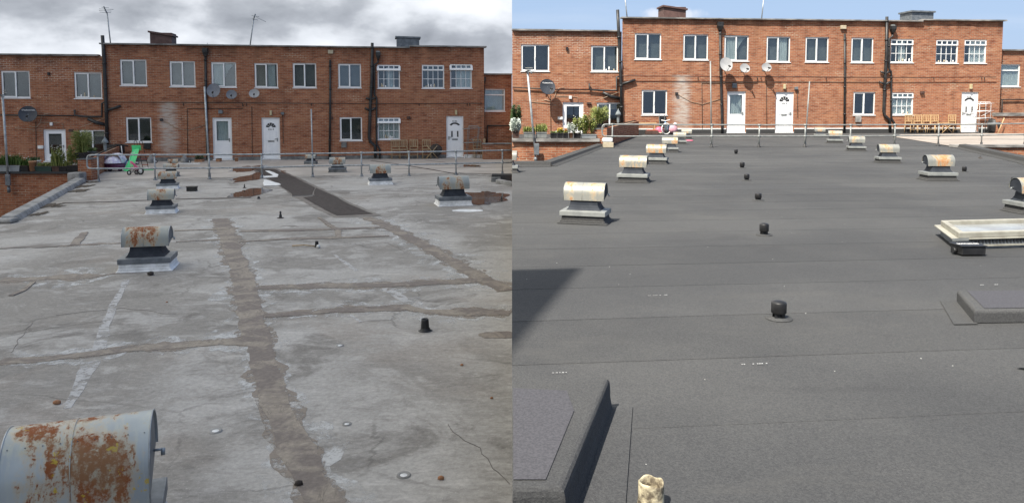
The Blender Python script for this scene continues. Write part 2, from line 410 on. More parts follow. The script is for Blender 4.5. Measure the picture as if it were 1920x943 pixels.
def tar_build(t, b):
    p = gcoord(t); n = t.noise(p, 2.6, 9, .68, .6); n2 = t.noise(p, 22, 5, .7)
    c = t.mix(t.ss(n, .44, .60), (.225, .190, .168), (.360, .310, .255))
    c = t.mix(t.ss(n2, .35, .7, 0, .5), t.mix(1, c, (.72, .72, .72), 'MULTIPLY'), t.mix(1, c, (1.25, 1.25, 1.25), 'MULTIPLY'))
    rid = t.math('ABSOLUTE', t.math('SUBTRACT', t.noise(t.vmath('MULTIPLY', p, (1, .5, 1)), 5, 4, .6, .8), .5))
    c = t.mix(t.math('MULTIPLY', t.ss(rid, .009, .003), t.ss(n, .50, .58, 0, .5)), c, (.08, .065, .05))
    t.put(b.inputs['Base Color'], c); t.put(b.inputs['Normal'], t.bump(t.math('ADD', n, t.math('MULTIPLY', n2, .3)), .02, .8))
M['tar'] = mat('brown_tar_joint', rough=.75, spec=.3, build=tar_build)
M['tard'] = noisy('dark_wet_joint', (.085, .073, .066), (.16, .14, .125), 3.2, rough=.5, bump=.004, world=True)
M['feltpatch'] = noisy('brown_black_felt', (.036, .027, .023), (.065, .052, .047), 12, rough=.9, bump=.004, world=True, detail=8)
M['puddle'] = mat('standing_water', rough=.05, spec=.9, build=puddle_build)
M['feltt'] = noisy('purple_grey_felt_top', (.042, .0415, .048), (.066, .065, .074), 110, rough=.9, bump=.002, world=True, detail=5)
M['felt'] = mat('new_black_mineral_felt', rough=.9, spec=.25, build=felt_build)
M['feltk'] = noisy('kerb_felt', (.028, .028, .029), (.056, .056, .055), 90, rough=.9, bump=.002, world=True, detail=5)
M['asph'] = noisy('grey_asphalt_upstand', (.10, .10, .10), (.20, .20, .19), 4, rough=.85, bump=.006)
M['blackp'] = noisy('black_plastic', (.010, .010, .011), (.022, .022, .023), 9, rough=.5, bump=.001)
M['conc'] = noisy('weathered_concrete', (.19, .185, .175), (.34, .33, .315), 4, rough=.85, bump=.008, world=True, detail=8)
M['ground'] = noisy('town_ground', (.06, .07, .04), (.13, .12, .10), .05, rough=.95, bump=0)
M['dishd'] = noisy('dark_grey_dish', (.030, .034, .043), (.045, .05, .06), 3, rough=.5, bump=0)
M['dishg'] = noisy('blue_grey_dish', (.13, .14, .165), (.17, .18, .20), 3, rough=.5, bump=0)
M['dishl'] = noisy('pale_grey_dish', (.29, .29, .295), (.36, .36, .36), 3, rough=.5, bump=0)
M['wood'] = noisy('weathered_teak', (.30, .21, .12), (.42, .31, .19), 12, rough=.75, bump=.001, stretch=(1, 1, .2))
M['woodl'] = noisy('pale_sunlit_teak', (.40, .26, .13), (.52, .36, .20), 12, rough=.75, bump=.001, stretch=(1, 1, .2))  # the old chairs' teak again, sunlight put into its paler colour
M['green_toy'] = noisy('bright_green_plastic', (.08, .62, .22), (.10, .70, .28), 3, rough=.4, bump=0)
M['pink_toy'] = noisy('pink_plastic', (.58, .10, .18), (.66, .16, .24), 3, rough=.5, bump=0)
M['pinkp'] = noisy('pale_pink_cloth', (.45, .22, .27), (.55, .34, .38), 5, rough=.8, bump=0)
M['purple_toy'] = noisy('purple_plastic', (.16, .05, .12), (.22, .08, .17), 3, rough=.5, bump=0)
M['lilac'] = noisy('lilac_white_cloth', (.50, .46, .62), (.72, .72, .76), 9, rough=.7, bump=0)
M['blue_toy'] = noisy('blue_plastic', (.05, .14, .26), (.08, .20, .34), 3, rough=.5, bump=0)
M['red_toy'] = noisy('red_plastic', (.42, .07, .03), (.5, .10, .05), 3, rough=.5, bump=0)
M['white'] = noisy('white_plastic', (.66, .66, .64), (.76, .76, .74), 3, rough=.5, bump=0)
M['terra'] = noisy('terracotta', (.34, .17, .09), (.44, .24, .14), 6, rough=.85, bump=.002)
M['brownbox'] = noisy('dark_brown_board', (.055, .030, .022), (.09, .05, .04), 6, rough=.8, bump=.001)
M['trough'] = noisy('grey_trough', (.22, .24, .25), (.30, .32, .33), 3, rough=.7, bump=.001)
M['greentrough'] = noisy('dark_green_trough', (.018, .045, .040), (.03, .06, .05), 3, rough=.6, bump=.001)
M['soil'] = noisy('potting_soil', (.03, .02, .015), (.06, .045, .03), 20, rough=.95, bump=.01)
M['leaf1'] = leaf_mat('mid_green_leaf', (.055, .105, .020), (.12, .17, .045))
M['leaf2'] = leaf_mat('yellow_green_leaf', (.12, .16, .035), (.24, .25, .08))
M['leaf3'] = leaf_mat('dark_green_leaf', (.025, .055, .018), (.06, .09, .03))
M['leafs'] = leaf_mat('silver_leaf', (.34, .38, .34), (.50, .54, .48))
M['flw'] = leaf_mat('white_petal', (.72, .72, .66), (.80, .80, .72))
M['fly'] = leaf_mat('yellow_petal', (.72, .40, .03), (.80, .52, .05))
M['flo'] = leaf_mat('orange_petal', (.66, .18, .03), (.7, .26, .05))
M['brown_cowl'] = noisy('brown_painted_sheet', (.085, .048, .042), (.13, .075, .065), 4, rough=.7, bump=.002)
M['umbrella'] = noisy('grey_canvas', (.13, .15, .16), (.22, .245, .25), 5, rough=.85, bump=.002, stretch=(3, 3, .3))
M['stub'] = noisy('crusted_stub_pipe', (.10, .08, .055), (.50, .44, .30), 24, rough=.85, bump=.012, detail=7, lo=.38, hi=.62)
M['stubin'] = noisy('rusty_pipe_lining', (.12, .08, .05), (.34, .22, .12), 20, rough=.9, bump=.006)
M['skylw'] = noisy('aged_cream_upvc', (.25, .235, .195), (.34, .33, .28), 6, rough=.5, bump=.001)
M['skylg'] = noisy('milky_rooflight_glazing', (.22, .225, .225), (.32, .345, .36), 2.2, rough=.25, bump=0)
M['ink'] = mat('black_lettering', (.03, .03, .03), .5)
M['inkw'] = mat('white_lettering', (.75, .75, .75), .5)
M['lampc'] = noisy('yellowed_lamp_lens', (.42, .36, .20), (.50, .44, .28), 3, rough=.4, bump=0)
M['stone'] = noisy('loose_stone', (.30, .14, .07), (.42, .22, .12), 12, rough=.9, bump=0)
M['darkst'] = noisy('dark_clinker', (.03, .025, .02), (.07, .055, .05), 12, rough=.9, bump=0)
M['moss'] = noisy('leaf_litter', (.045, .035, .028), (.11, .085, .06), 14, rough=.95, bump=.01, world=True)

# ------------------------------------------------------------------ ground of the town
CUR = before
gm = MB(); gm.face([(-900, -400, 0), (900, -400, 0), (900, 1500, 0), (-900, 1500, 0)])
tag(gm.build('ground', M['ground']), kind='structure')

def ribbon(pts, side_z, seed=0, step=.07, rough=.17, jit=0):
    """pts: (px, py, half width px) along a joint -> list of left/right points on the deck with uneven edges"""
    W = []
    for (px, py, hw) in pts:
        p = G(px, py, side_z); W.append((p, hw * mpp(p)))
    L_, R_ = [], []; s = 0
    # direction dependent: half width given in screen pixels across the strip
    for i in range(len(W)-1):
        (p0, w0), (p1, w1) = W[i], W[i+1]; ln = (p1-p0).length; n = max(1, int(ln/step))
        for k in range(n + (1 if i == len(W)-2 else 0)):
            f = k/n; p = p0.lerp(p1, f); wd = w0*(1-f)+w1*f
            a = noise.noise(Vector((s*2.3, seed*7.7, 0)))*1.1 + noise.noise(Vector((s*8, seed*3.1, 5)))*.5 + noise.noise(Vector((s*24, seed*1.9, 8)))*.3
            c = noise.noise(Vector((s*2.3, seed*7.7+50, 0)))*1.1 + noise.noise(Vector((s*8, seed*3.1, 55)))*.5 + noise.noise(Vector((s*24, seed*1.9, 58)))*.3
            yield_p = (p + Vector((noise.noise(Vector((s*3, seed, 1))), noise.noise(Vector((s*3, seed, 2))), 0))*jit*2 + Vector((noise.noise(Vector((s*14, seed, 1))), noise.noise(Vector((s*14, seed, 2))), 0))*jit, wd*(1+a*rough*2.2), wd*(1+c*rough*2.2)); L_.append(yield_p); s += ln/n
    return L_
def strip_mesh(pts, z, seed, th=.006, jit=0, rough=.16):
    rb = ribbon(pts, z, seed, jit=jit, rough=rough)
    mb = MB(); top = []
    for i, (p, a, c) in enumerate(rb):
        q0 = rb[max(i-1, 0)][0]; q1 = rb[min(i+1, len(rb)-1)][0]; d = (q1-q0); d.z = 0; d.normalize()
        nrm = Vector((-d.y, d.x, 0))
        # screen half width -> metres: across strips seen edge-on are foreshortened, so stretch by the view
        D_ = (p-CAM); dep = D_.dot(FW); hgt = CAMZ - z
        fy = hgt / dep                              # foreshortening of depth against width
        k = 1.0 / math.sqrt((nrm.x)**2 + (nrm.y*fy)**2 + 1e-6)
        k = min(k, 1/max(fy, .05))
        top.append((p+nrm*a*k, p-nrm*c*k))
    zz = Vector((0, 0, th))
    for i in range(len(top)-1):
        a, b_ = top[i]; c, d = top[i+1]
        mb.face([a+zz, b_+zz, d+zz, c+zz]); mb.face([a, a+zz, c+zz, c]); mb.face([b_+zz, b_, d, d+zz])
    a, b_ = top[0]; mb.face([a, b_, b_+zz, a+zz])
    a, b_ = top[-1]; mb.face([b_, a, a+zz, b_+zz])
    return mb
def blob(px, py, rx, ry, z, seed, n=40, rough=.3, th=0, pts=None):
    c = G(px, py, z); sx = mpp(c)*rx; p2 = G(px, py-ry, z); p3 = G(px, py+ry, z)
    mb = MB(); P = []
    for i in range(n):
        a = 2*math.pi*i/n; k = 1 + rough*(noise.noise(Vector((math.cos(a)*1.7, math.sin(a)*1.7, seed))) + .5*noise.noise(Vector((math.cos(a)*6, math.sin(a)*6, seed))))
        yy = (p2.y-c.y) if math.sin(a) > 0 else (c.y-p3.y)
        P.append(Vector((c.x+math.cos(a)*sx*k, c.y+math.sin(a)*yy*k, z+th)))
    mb.face(P); return mb
def screen_poly(pts, z, th, jag=0, seed=0):
    P = []
    n = len(pts)
    for i in range(n):
        a = G(*pts[i], z); b_ = G(*pts[(i+1) % n], z); k = max(1, int((b_-a).length/.25)) if jag else 1
        for j in range(k):
            p = a.lerp(b_, j/k)
            if jag and j: p = p + Vector((noise.noise(p*2.1+Vector((seed, 0, 0))), noise.noise(p*2.1+Vector((0, seed, 9))), 0))*jag
            P.append(Vector((p.x, p.y, z+th)))
    mb = MB(); mb.face(P); return mb

# ------------------------------------------------------------------ roof vent with a barrel cowl
def make_vent(name, label, group, side, px, py, Lpx, rz, seed=0, barrel=None, base='white', cut=False, L=None, P=None, fat=1.0):
    z = ZL if side == 'L' else ZR
    p = P or G(px, py, z); L = L or Lpx*mpp(p)*.94
    r = R(rz); dep = .40*L
    c = Vector((p.x, p.y, z)) + Vector((p.x, p.y, 0)).normalized()*dep*1.25
    th = thing(name, label, 'roof vent', c, r, group)
    u = MB(); bm = {'white': M['paintw'], 'felt': M['feltk'], 'grey': M['asph']}[base]
    # skirt: flared upstand
    hw, hd = .54*L, .42*L
    prof = [(1.12, 0.0), (1.05, .04), (1.01, .10), (1.0, .18)] if base != 'felt' else [(1.16, 0), (1.04, .035), (.97, .09), (.94, .18)]
    for i in range(3):
        a, b_ = prof[i], prof[i+1]
        u.frustum((hw*a[0], hd*a[0]*1.0), (hw*b_[0], hd*b_[0]), a[1]*L, b_[1]*L)
    u.build('upstand', bm, th, bevel=.012*L)
    fl = MB(); fm = M['galvd'] if side == 'L' else M['galvl']
    fl.frustum((.56*L, .44*L), (.56*L, .44*L), .184*L, .30*L)
    fl.frustum((.545*L, .425*L), (.42*L, .30*L), .301*L, .312*L)
    f = fl.build('flange', fm, th, bevel=.008*L)
    nk = MB(); steps = [(0, .42, .31), (.2, .38, .275), (.5, .345, .245), (1, .325, .23)]
    for i in range(3):
        a, b_ = steps[i], steps[i+1]
        nk.frustum((a[1]*L, a[2]*L), (b_[1]*L, b_[2]*L), (.313+a[0]*.25)*L, (.313+b_[0]*.25)*L)
    nk.build('neck', M['neck'], th)
    # barrel: half round sheet over an open bottom
    rad = .265*L*fat; zc = .70*L; lo_ = .16*(fat-1)/.3*L if fat > 1 else 0; pts = []
    pts.append((-rad, .545*L-lo_))
    for i in range(25):
        a = math.pi - math.pi*i/24; pts.append((rad*math.cos(a), zc+rad*math.sin(a)))
    pts.append((rad*1.0, .66*L))
    hl = .5*L; ba = MB()
    n = len(pts)
    xs = [-hl, -hl*.5, 0, hl*.5, hl]
    vs = [(x, y, zz) for x in xs for (y, zz) in pts]
    ba.add(vs, [(k*n+i, k*n+i+1, (k+1)*n+i+1, (k+1)*n+i) for k in range(4) for i in range(n-1)], True)
    inn = [(y*.97, zz if zz < zc else zc+(zz-zc)*.97) for y, zz in pts]
    vs = [(x, y, zz) for x in (-hl, hl) for (y, zz) in inn]
    ba.add(vs, [(i, n+i, n+i+1, i+1) for i in range(n-1)], True)
    barrel = barrel or (M['barrel'] if side == 'L' else M['barrel_sun'])
    bo = ba.build('barrel', barrel, th)
    for sx in (-1, 1):
        ec = MB(); x0 = sx*(hl-.012*L); x1 = sx*(hl-.028*L)
        loop = [(y*.985, zz if zz < zc else zc+(zz-zc)*.985) for y, zz in pts]
        A = [(x0, y, zz) for y, zz in loop]; B = [(x1, y, zz) for y, zz in loop]
        ec.add(A+B, [list(range(n)) if sx < 0 else list(range(n))[::-1], list(range(n, 2*n))[::-1] if sx < 0 else list(range(n, 2*n))] + [(i, i+1, n+i+1, n+i) for i in range(n-1)] + [(n-1, 0, n, 2*n-1)])
        ec.build('end_plate', M['galvd'] if side == 'L' else M['neck'], th)
        rim = MB(); rim.tube([(sx*hl, y, zz) for y, zz in pts], .007*L, 5); rim.build('rim', M['galv'] if side == 'L' else M['galvl'], th)
    rv = MB()
    for i in range(9):
        xx = -hl+.04*L+(2*hl-.08*L)*i/8
        for (yy, zz) in ((-rad-.001, .575*L-lo_), (-rad*math.cos(.9)-.001, zc+rad*math.sin(.9)+.001)):
            rv.lathe([(.001, -.004*L), (.006*L, 0), (.001, .004*L)], (xx, yy, zz), 5)
    rv.build('rivets', M['galvd'], th)
    sm_ = MB(); sm_.tube([(-.04*L, y-.0*L, zz+.001) for y, zz in pts[:-1]], .005*L, 4); sm_.build('seam', barrel, th)
    bt = MB(); s = 1 if rz >= 12 and px < 500 or side == 'R' and px < 1400 else -1
    bt.tube([(s*hl*.98, rad*.35, .68*L), (s*(hl+.07*L), rad*.35, .68*L)], .012*L, 8)
    bt.tube([(s*(hl+.045*L), rad*.35, .66*L), (s*(hl+.075*L), rad*.35, .66*L)], .032*L, 6)
    bt.build('bolt', M['galv'], th)
    if cut:   # the new roof and everything on it ends at the line where the old one begins
        import bmesh
        bpy.context.view_layer.update()
        for o in [k for k in D.objects if k.parent == th]:
            mw = Matrix.Translation(c) @ Matrix.Rotation(r, 4, 'Z'); mi = mw.inverted()
            b2 = bmesh.new(); b2.from_mesh(o.data)
            co = mi @ Vector((0.004, 0, 0)); no = (mi.to_3x3() @ Vector((1, 0, 0))).normalized()
            bmesh.ops.bisect_plane(b2, geom=b2.verts[:]+b2.edges[:]+b2.faces[:], plane_co=co, plane_no=no, clear_inner=True)
            b2.to_mesh(o.data); b2.free(); o.modifiers.clear()
            if not o.data.vertices: D.objects.remove(o)
    return th

# ------------------------------------------------------------------ a facade: frame, windows, doors
class Facade:
    def __init__(s, pa, pb, z):
        a = G(*pa, z); b_ = G(*pb, z); e = (b_-a); e.z = 0; s.len = e.length; e.normalize()
        s.o = a; s.e = e; s.n = Vector((-e.y, e.x, 0)); s.z = z
        s.M = Matrix(((e.x, s.n.x, 0, a.x), (e.y, s.n.y, 0, a.y), (0, 0, 1, z), (0, 0, 0, 1)))
    def uv(s, px, py, off=0):
        d = ray(px, py); o = s.o + s.n*off
        k = (o-CAM).dot(s.n) / d.dot(s.n); p = CAM + d*k
        return (p-s.o).dot(s.e), p.z - s.z
    def rect(s, r, off=0):
        x0, y0, x1, y1 = r; xm = (x0+x1)/2; ym = (y0+y1)/2
        return s.uv(x0, ym, off)[0], s.uv(x1, ym, off)[0], s.uv(xm, y1, off)[1], s.uv(xm, y0, off)[1]

def wall_holes(mb, s0, s1, z0, z1, holes, y, rev):
    xs = sorted({s0, s1, *[h[0] for h in holes], *[h[1] for h in holes]}); zs = sorted({z0, z1, *[h[2] for h in holes], *[h[3] for h in holes]})
    xs = [x for x in xs if s0-1e-6 <= x <= s1+1e-6]; zs = [q for q in zs if z0-1e-6 <= q <= z1+1e-6]
    for i in range(len(xs)-1):
        for j in range(len(zs)-1):
            cx, cz = (xs[i]+xs[i+1])/2, (zs[j]+zs[j+1])/2
            if any(h[0] < cx < h[1] and h[2] < cz < h[3] for h in holes): continue
            mb.face([(xs[i], y, zs[j]), (xs[i+1], y, zs[j]), (xs[i+1], y, zs[j+1]), (xs[i], y, zs[j+1])])
    for a, b_, c, d in holes:
        mb.face([(a, y, c), (a, y, d), (a, y+rev, d), (a, y+rev, c)]); mb.face([(b_, y, c), (b_, y+rev, c), (b_, y+rev, d), (b_, y, d)])
        mb.face([(a, y, d), (b_, y, d), (b_, y+rev, d), (a, y+rev, d)]); mb.face([(a, y, c), (a, y+rev, c), (b_, y+rev, c), (b_, y, c)])

def pane(parent, a, b_, c, d, y):
    m = MB(); m.box(a, b_, y, y+.006, c, d); return m.build('pane', M['glass'], parent)
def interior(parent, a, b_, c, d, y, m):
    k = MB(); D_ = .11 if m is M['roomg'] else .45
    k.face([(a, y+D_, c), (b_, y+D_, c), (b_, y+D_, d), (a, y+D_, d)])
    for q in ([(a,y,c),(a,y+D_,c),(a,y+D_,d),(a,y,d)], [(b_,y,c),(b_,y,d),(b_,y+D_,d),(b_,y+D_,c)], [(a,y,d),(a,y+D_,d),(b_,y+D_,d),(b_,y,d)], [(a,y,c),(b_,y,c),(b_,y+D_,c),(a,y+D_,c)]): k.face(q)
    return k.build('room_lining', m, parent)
def frame_boxes(m, a, b_, c, d, y0, y1, t_):
    m.box(a, b_, y0, y1, c, c+t_); m.box(a, b_, y0, y1, d-t_, d); m.box(a, a+t_, y0, y1, c+t_, d-t_); m.box(b_-t_, b_, y0, y1, c+t_, d-t_)
def curtain(parent, a, b_, c, d, y, m=None, tie=False, folds=9):
    k = MB()
    def fn(u, v):
        z = c+(d-c)*v; x = a+(b_-a)*u
        if tie: x = b_ - (b_-a)*(1-u)*(.12+.88*v**1.5) if tie > 0 else a + (b_-a)*u*(.12+.88*v**1.5)
        return (x, y+.025*math.sin(u*folds*6.28)+.012*math.sin(u*23+v*4), z)
    k.grid(fn, folds*6, 6); return k.build('curtain', m or M['curt'], parent)

def window(root, R4, y, kind, room=None, cur=None, open_top=True):
    a, b_, c, d = R4; yy = y+.055; T = .055; room = room or M['room']
    f = MB(); frame_boxes(f, a, b_, c, d, yy, yy+.07, T)
    o = None
    if kind in ('two', 'two_r'):
        xm = a+(b_-a)*.50
        f.box(xm-.03, xm+.03, yy+.001, yy+.069, c+T, d-T)
        o = f.build('window', M['upvc'], root)
        sh = MB(); frame_boxes(sh, a+T*.4, xm+.025, c+T*.4, d-T*.4, yy-.018, yy+.0, .058)     # opening sash stands proud
        sh.build('opening_sash', M['upvc'], o)
        hd = MB(); hd.box(xm-.01, xm+.008, yy-.035, yy-.018, c+(d-c)*.42, c+(d-c)*.54); hd.build('handle', M['upvc'], o)
        pane(o, a+T+.012, xm-.03, c+T, d-T, yy+.03); pane(o, xm+.03, b_-T, c+T, d-T, yy+.032)
        g = MB(); frame_boxes(g, xm+.03, b_-T, c+T, d-T, yy+.01, yy+.028, .009); g.build('gasket', M['gasket'], o)
    elif kind == 'geo':
        zt = d-(d-c)*.225
        f.box(a+T, b_-T, yy+.001, yy+.069, zt-.03, zt+.03)
        o = f.build('window', M['upvc'], root)
        wi = (b_-a-2*T)/4; zb = c+T; hi = (zt-.03-zb)/2
        br = MB()
        for k in range(1, 4): br.box(a+T+wi*k-.012, a+T+wi*k+.012, yy+.015, yy+.05, zb, zt-.03)
        br.box(a+T, b_-T, yy+.013, yy+.052, zb+hi-.012, zb+hi+.012); br.build('glazing_bar', M['upvc'], o)
        for k in range(4):
            for j in range(2): pane(o, a+T+wi*k+.012, a+T+wi*(k+1)-.012, zb+hi*j+.012*j, zb+hi*(j+1)-.012*(1-j), yy+.03)
        # top hung vent, tilted outwards
        hh = d-.01-(zt-.02); ang = R(27 if open_top else 3); ow = .04 if open_top else 0
        MM = Matrix.Translation((0, yy-.004, d-.012)) @ Matrix.Rotation(-ang, 4, 'X')
        tv = MB()
        def bx(x0, x1, z0_, z1_, y0_=-.025, y1_=.02): tv.box(x0, x1, y0_, y1_, z0_, z1_, MM)
        bx(a+.012-ow, b_-.012+ow, -.06, 0); bx(a+.012-ow, b_-.012+ow, -hh-ow, -hh+.06); bx(a+.012-ow, a+.07, -hh+.06, -.06); bx(b_-.07, b_-.012+ow, -hh+.06, -.06)
        for k in range(1, 4):
            xc = a+.05+(b_-a-.1)*k/4; bx(xc-.02, xc+.02, -hh+.05, -.05)
        v = tv.build('top_vent', M['upvc'], o)
        gp = MB(); gp.box(a+.06, b_-.06, 0, .005, -hh+.05, -.05, MM); gp.build('pane', M['glass'], o)
    elif kind == 'single':
        zt = d-(d-c)*.27
        f.box(a+T, b_-T, yy+.001, yy+.069, zt-.028, zt+.028); o = f.build('window', M['upvc'], root)
        pane(o, a+T, b_-T, c+T, zt-.028, yy+.03); pane(o, a+T, b_-T, zt+.028, d-T, yy+.031)
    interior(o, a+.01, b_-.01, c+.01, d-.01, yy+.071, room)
    si = MB(); si.box(a-.03, b_+.03, y-.035, yy-.002, c-.035, c-.002); si.build('sill', M['upvc'], o)
    yc = yy+.085
    if cur == 'left': curtain(o, a+T, (a+b_)/2, c+.03, d-.03, yc)
    if cur == 'tied': curtain(o, a+T, (a+b_)/2, c+.03, d-.03, yc); curtain(o, (a+b_)/2, b_-T, c+.45, d-.03, yc+.02, tie=-1)
    if cur == 'right': curtain(o, (a+b_)/2+.05, b_-.12, c+.03, d-.03, yc, folds=5)
    if cur == 'net': curtain(o, a+.02, b_-.02, c+.02, d-.03, yc, folds=10)
    if cur == 'half': curtain(o, a+(b_-a)*.28, b_-.04, c+.02, d-.03, yc, folds=7)
    if cur == 'slip': curtain(o, a+(b_-a)*.4, a+(b_-a)*.68, c+.02, d-.1, yc, folds=4)
    if cur == 'blind': curtain(o, a+.03, b_-.03, c+.02, d-.03, yc, M['beigeblind'] if False else M['curt'], folds=14)
    if cur == 'topblind':
        bb = MB(); bb.box(a+.05, b_-.05, yc, yc+.03, d-(d-c)*.26, d-.02); bb.build('roller_blind', M['beigeblind'], o)
    if cur in ('net', 'slip', 'sill'):
        for k in range(4):
            kk = MB(); xx = a+.15+random.random()*(b_-a-.3); hh = .06+random.random()*.14
            kk.lathe([(.001, 0), (.03, .002), (.035, hh*.5), (.02, hh), (.001, hh+.005)], (xx, yc-.06, c+.055), 8); kk.build('ornament', M['white'] if k % 2 else M['beigeblind'], o)
    return o

def door(root, R4, y, kind, number=None):
    a, b_, c, d = R4; T = .055; yy = y+.05
    f = MB(); f.box(a, b_, yy, yy+.07, d-T, d); f.box(a, a+T, yy, yy+.07, c+.02, d-T); f.box(b_-T, b_, yy, yy+.07, c+.02, d-T); f.box(a-.02, b_+.02, yy-.09, yy+.07, c-.02, c+.02)
    o = f.build('door', M['upvc'], root)
    da, db, dc, dd = a+T+.006, b_-T-.006, c+.03, d-T-.006; yl = yy+.012; W = db-da; H = dd-dc
    if kind == 'half':
        s = MB(); zb = dc+H*.46
        s.box(da, db, yl, yl+.045, dc, zb); s.box(da, db, yl, yl+.045, dd-.10, dd); s.box(da, da+.10, yl, yl+.045, zb, dd-.10); s.box(db-.10, db, yl, yl+.045, zb, dd-.10)
        s.box(da+.06, db-.06, yl-.01, yl-.001, zb-.05, zb-.02)
        s.build('door_leaf', M['upvc2'], o); pane(o, da+.10, db-.10, zb, dd-.10, yl+.02)
        interior(o, a+.02, b_-.02, c+.03, d-.02, yy+.075, M['room']); curtain(o, da+.1, db-.1, zb-.02, dd-.1, yl+.12, folds=6)
        pl = MB(); frame_boxes(pl, da+.12, db-.12, dc+.12, zb-.14, yl-.008, yl-.001, .022); pl.build('moulding', M['upvc2'], o)
    elif kind == 'glazed':
        s = MB(); zb = dc+H*.22; q = .13
        s.box(da, db, yl, yl+.045, dc, zb); s.box(da, db, yl, yl+.045, dd-q, dd); s.box(da, da+q, yl, yl+.045, zb, dd-q); s.box(db-q, db, yl, yl+.045, zb, dd-q)
        s.build('door_leaf', M['upvc2'], o); pane(o, da+q, db-q, zb, dd-q, yl+.02); interior(o, a+.02, b_-.02, c+.03, d-.02, yy+.075, M['room'])
    else:
        s = MB(); s.box(da, db, yl, yl+.045, dc, dd); s.build('door_leaf', M['upvc2'], o)
        def mould(x0, x1, z0_, z1_):
            m = MB(); frame_boxes(m, da+W*x0, da+W*x1, dc+H*z0_, dc+H*z1_, yl-.014, yl-.001, .020)
            m.box(da+W*x0+.04, da+W*x1-.04, yl-.009, yl-.001, dc+H*z0_+.04, dc+H*z1_-.04); m.build('moulding', M['upvc2'], o)
        mould(.14, .46, .10, .40); mould(.54, .86, .10, .40)
        if kind == 'fan6': mould(.14, .46, .46, .70); mould(.54, .86, .46, .70)
        else:
            mould(.14, .46, .47, .68); mould(.54, .86, .47, .68)
            for k in (.30, .70):
                g = MB(); g.box(da+W*k-.035, da+W*k+.035, yl-.016, yl-.010, dc+H*.50, dc+H*.65); g.build('pane', M['gasket'], o)
        # fanlight
        cx = (da+db)/2; cz = dc+H*(.785 if kind == 'fan6' else .765); r1 = W*.32; r0 = W*.10; n = 5 if kind == 'fan6' else 1
        for k in range(n):
            a0 = math.pi*(k+.08)/n if n > 1 else math.pi*.12; a1 = math.pi*(k+.92)/n if n > 1 else math.pi*.88
            g = MB(); m_ = 4 if n > 1 else 12; rr0 = r0 if n > 1 else W*.24; rr1 = r1 if n > 1 else W*.38; sc = 1 if n > 1 else .75
            for j in range(m_):
                t0 = a0+(a1-a0)*j/m_; t1 = a0+(a1-a0)*(j+1)/m_
                g.face([(cx+rr0*math.cos(t0), yl-.006, cz+sc*rr0*math.sin(t0)), (cx+rr0*math.cos(t1), yl-.006, cz+sc*rr0*math.sin(t1)), (cx+rr1*math.cos(t1), yl-.006, cz+sc*rr1*math.sin(t1)), (cx+rr1*math.cos(t0), yl-.006, cz+sc*rr1*math.sin(t0))])
            g.build('fanlight_pane', M['gasket'], o)
        if number:
            zz = dc+H*(.735 if kind == 'fan6' else .90)
            MM = Matrix.Translation((cx, yl-.004, zz)) @ Matrix.Rotation(math.pi/2, 4, 'X')
            text_mesh('door_number', number, .115, M['ink'], o, MM, .002)
        lb = MB(); frame_boxes(lb, cx-.14, cx+.14, dc+H*.415, dc+H*.455, yl-.012, yl-.001, .012); lb.box(cx-.12, cx+.12, yl-.007, yl-.001, dc+H*.415+.014, dc+H*.455-.014); lb.build('letterbox', M['galvl'], o)
    hs = db-.06 if kind != 'two' else da+.06
    h = MB(); h.box(hs-.02, hs+.02, yl-.02, yl-.001, dc+H*.43, dc+H*.52); h.box(hs-.02-(.09 if hs > (da+db)/2 else -.02), hs+.02+(.09 if hs < (da+db)/2 else -.02), yl-.05, yl-.035, dc+H*.485, dc+H*.50); h.box(hs-.008, hs+.008, yl-.05, yl-.02, dc+H*.485, dc+H*.5)
    h.build('handle', M['galvl'], o)
    return o

def pipe(root, fc, pts, r, y=-.08, name='downpipe', m=None, brackets=True, n=10):
    q = [fc.uv(px, py, y) for px, py in pts]
    mb = MB(); mb.tube([(a, y, b_) for a, b_ in q], r, n)
    o = mb.build(name, m or M['pipe'], root)
    if brackets:
        for i in range(len(q)-1):
            a, b_ = Vector((q[i][0], y, q[i][1])), Vector((q[i+1][0], y, q[i+1][1])); ln = (b_-a).length; k = int(ln/1.6)
            for j in range(k+1):
                if ln < 1: break
                p = a.lerp(b_, (j+.25)/(k+1)); d = (b_-a).normalized()
                c = MB(); c.tube([p-d*.035, p+d*.035], r*1.28, n); c.build('collar', m or M['pipe'], o)
    return o
def hopper(root, fc, px, py, wpx, hpx, y=-.10):
    a, b_, c, d = fc.rect((px-wpx/2, py-hpx/2, px+wpx/2, py+hpx/2), y)
    cx = (a+b_)/2; w2 = (b_-a)/2
    m = MB(); m.frustum((w2*.45, .06), (w2, .13), c, c+(d-c)*.5, (cx, y)); m.box(cx-w2, cx+w2, y-.13, y+.09, c+(d-c)*.5, d); m.build('hopper', M['pipe'], root, bevel=.01)

def chimney(root, fc, r, off, slant, m, capm):
    a, b_, c, d = fc.rect(r, off); h = d-c; k = MB()
    k.box(a+.05, b_-.05, off, off+(b_-a)*.8, c-1.0, d-.12); o = k.build('chimney', m, root)
    cp = MB(); s = .16*slant
    vs = [(a-.02, off-.08, d-.12-s*0), (b_+.02, off-.08, d-.12-s), (b_+.02, off+(b_-a)*.85, d-.12-s), (a-.02, off+(b_-a)*.85, d-.12)]
    vs += [(x, y, z+.08) for x, y, z in vs]
    cp.add(vs, [(0,3,2,1),(4,5,6,7),(0,1,5,4),(1,2,6,5),(2,3,7,6),(3,0,4,7)]); cp.build('cap', capm, o)

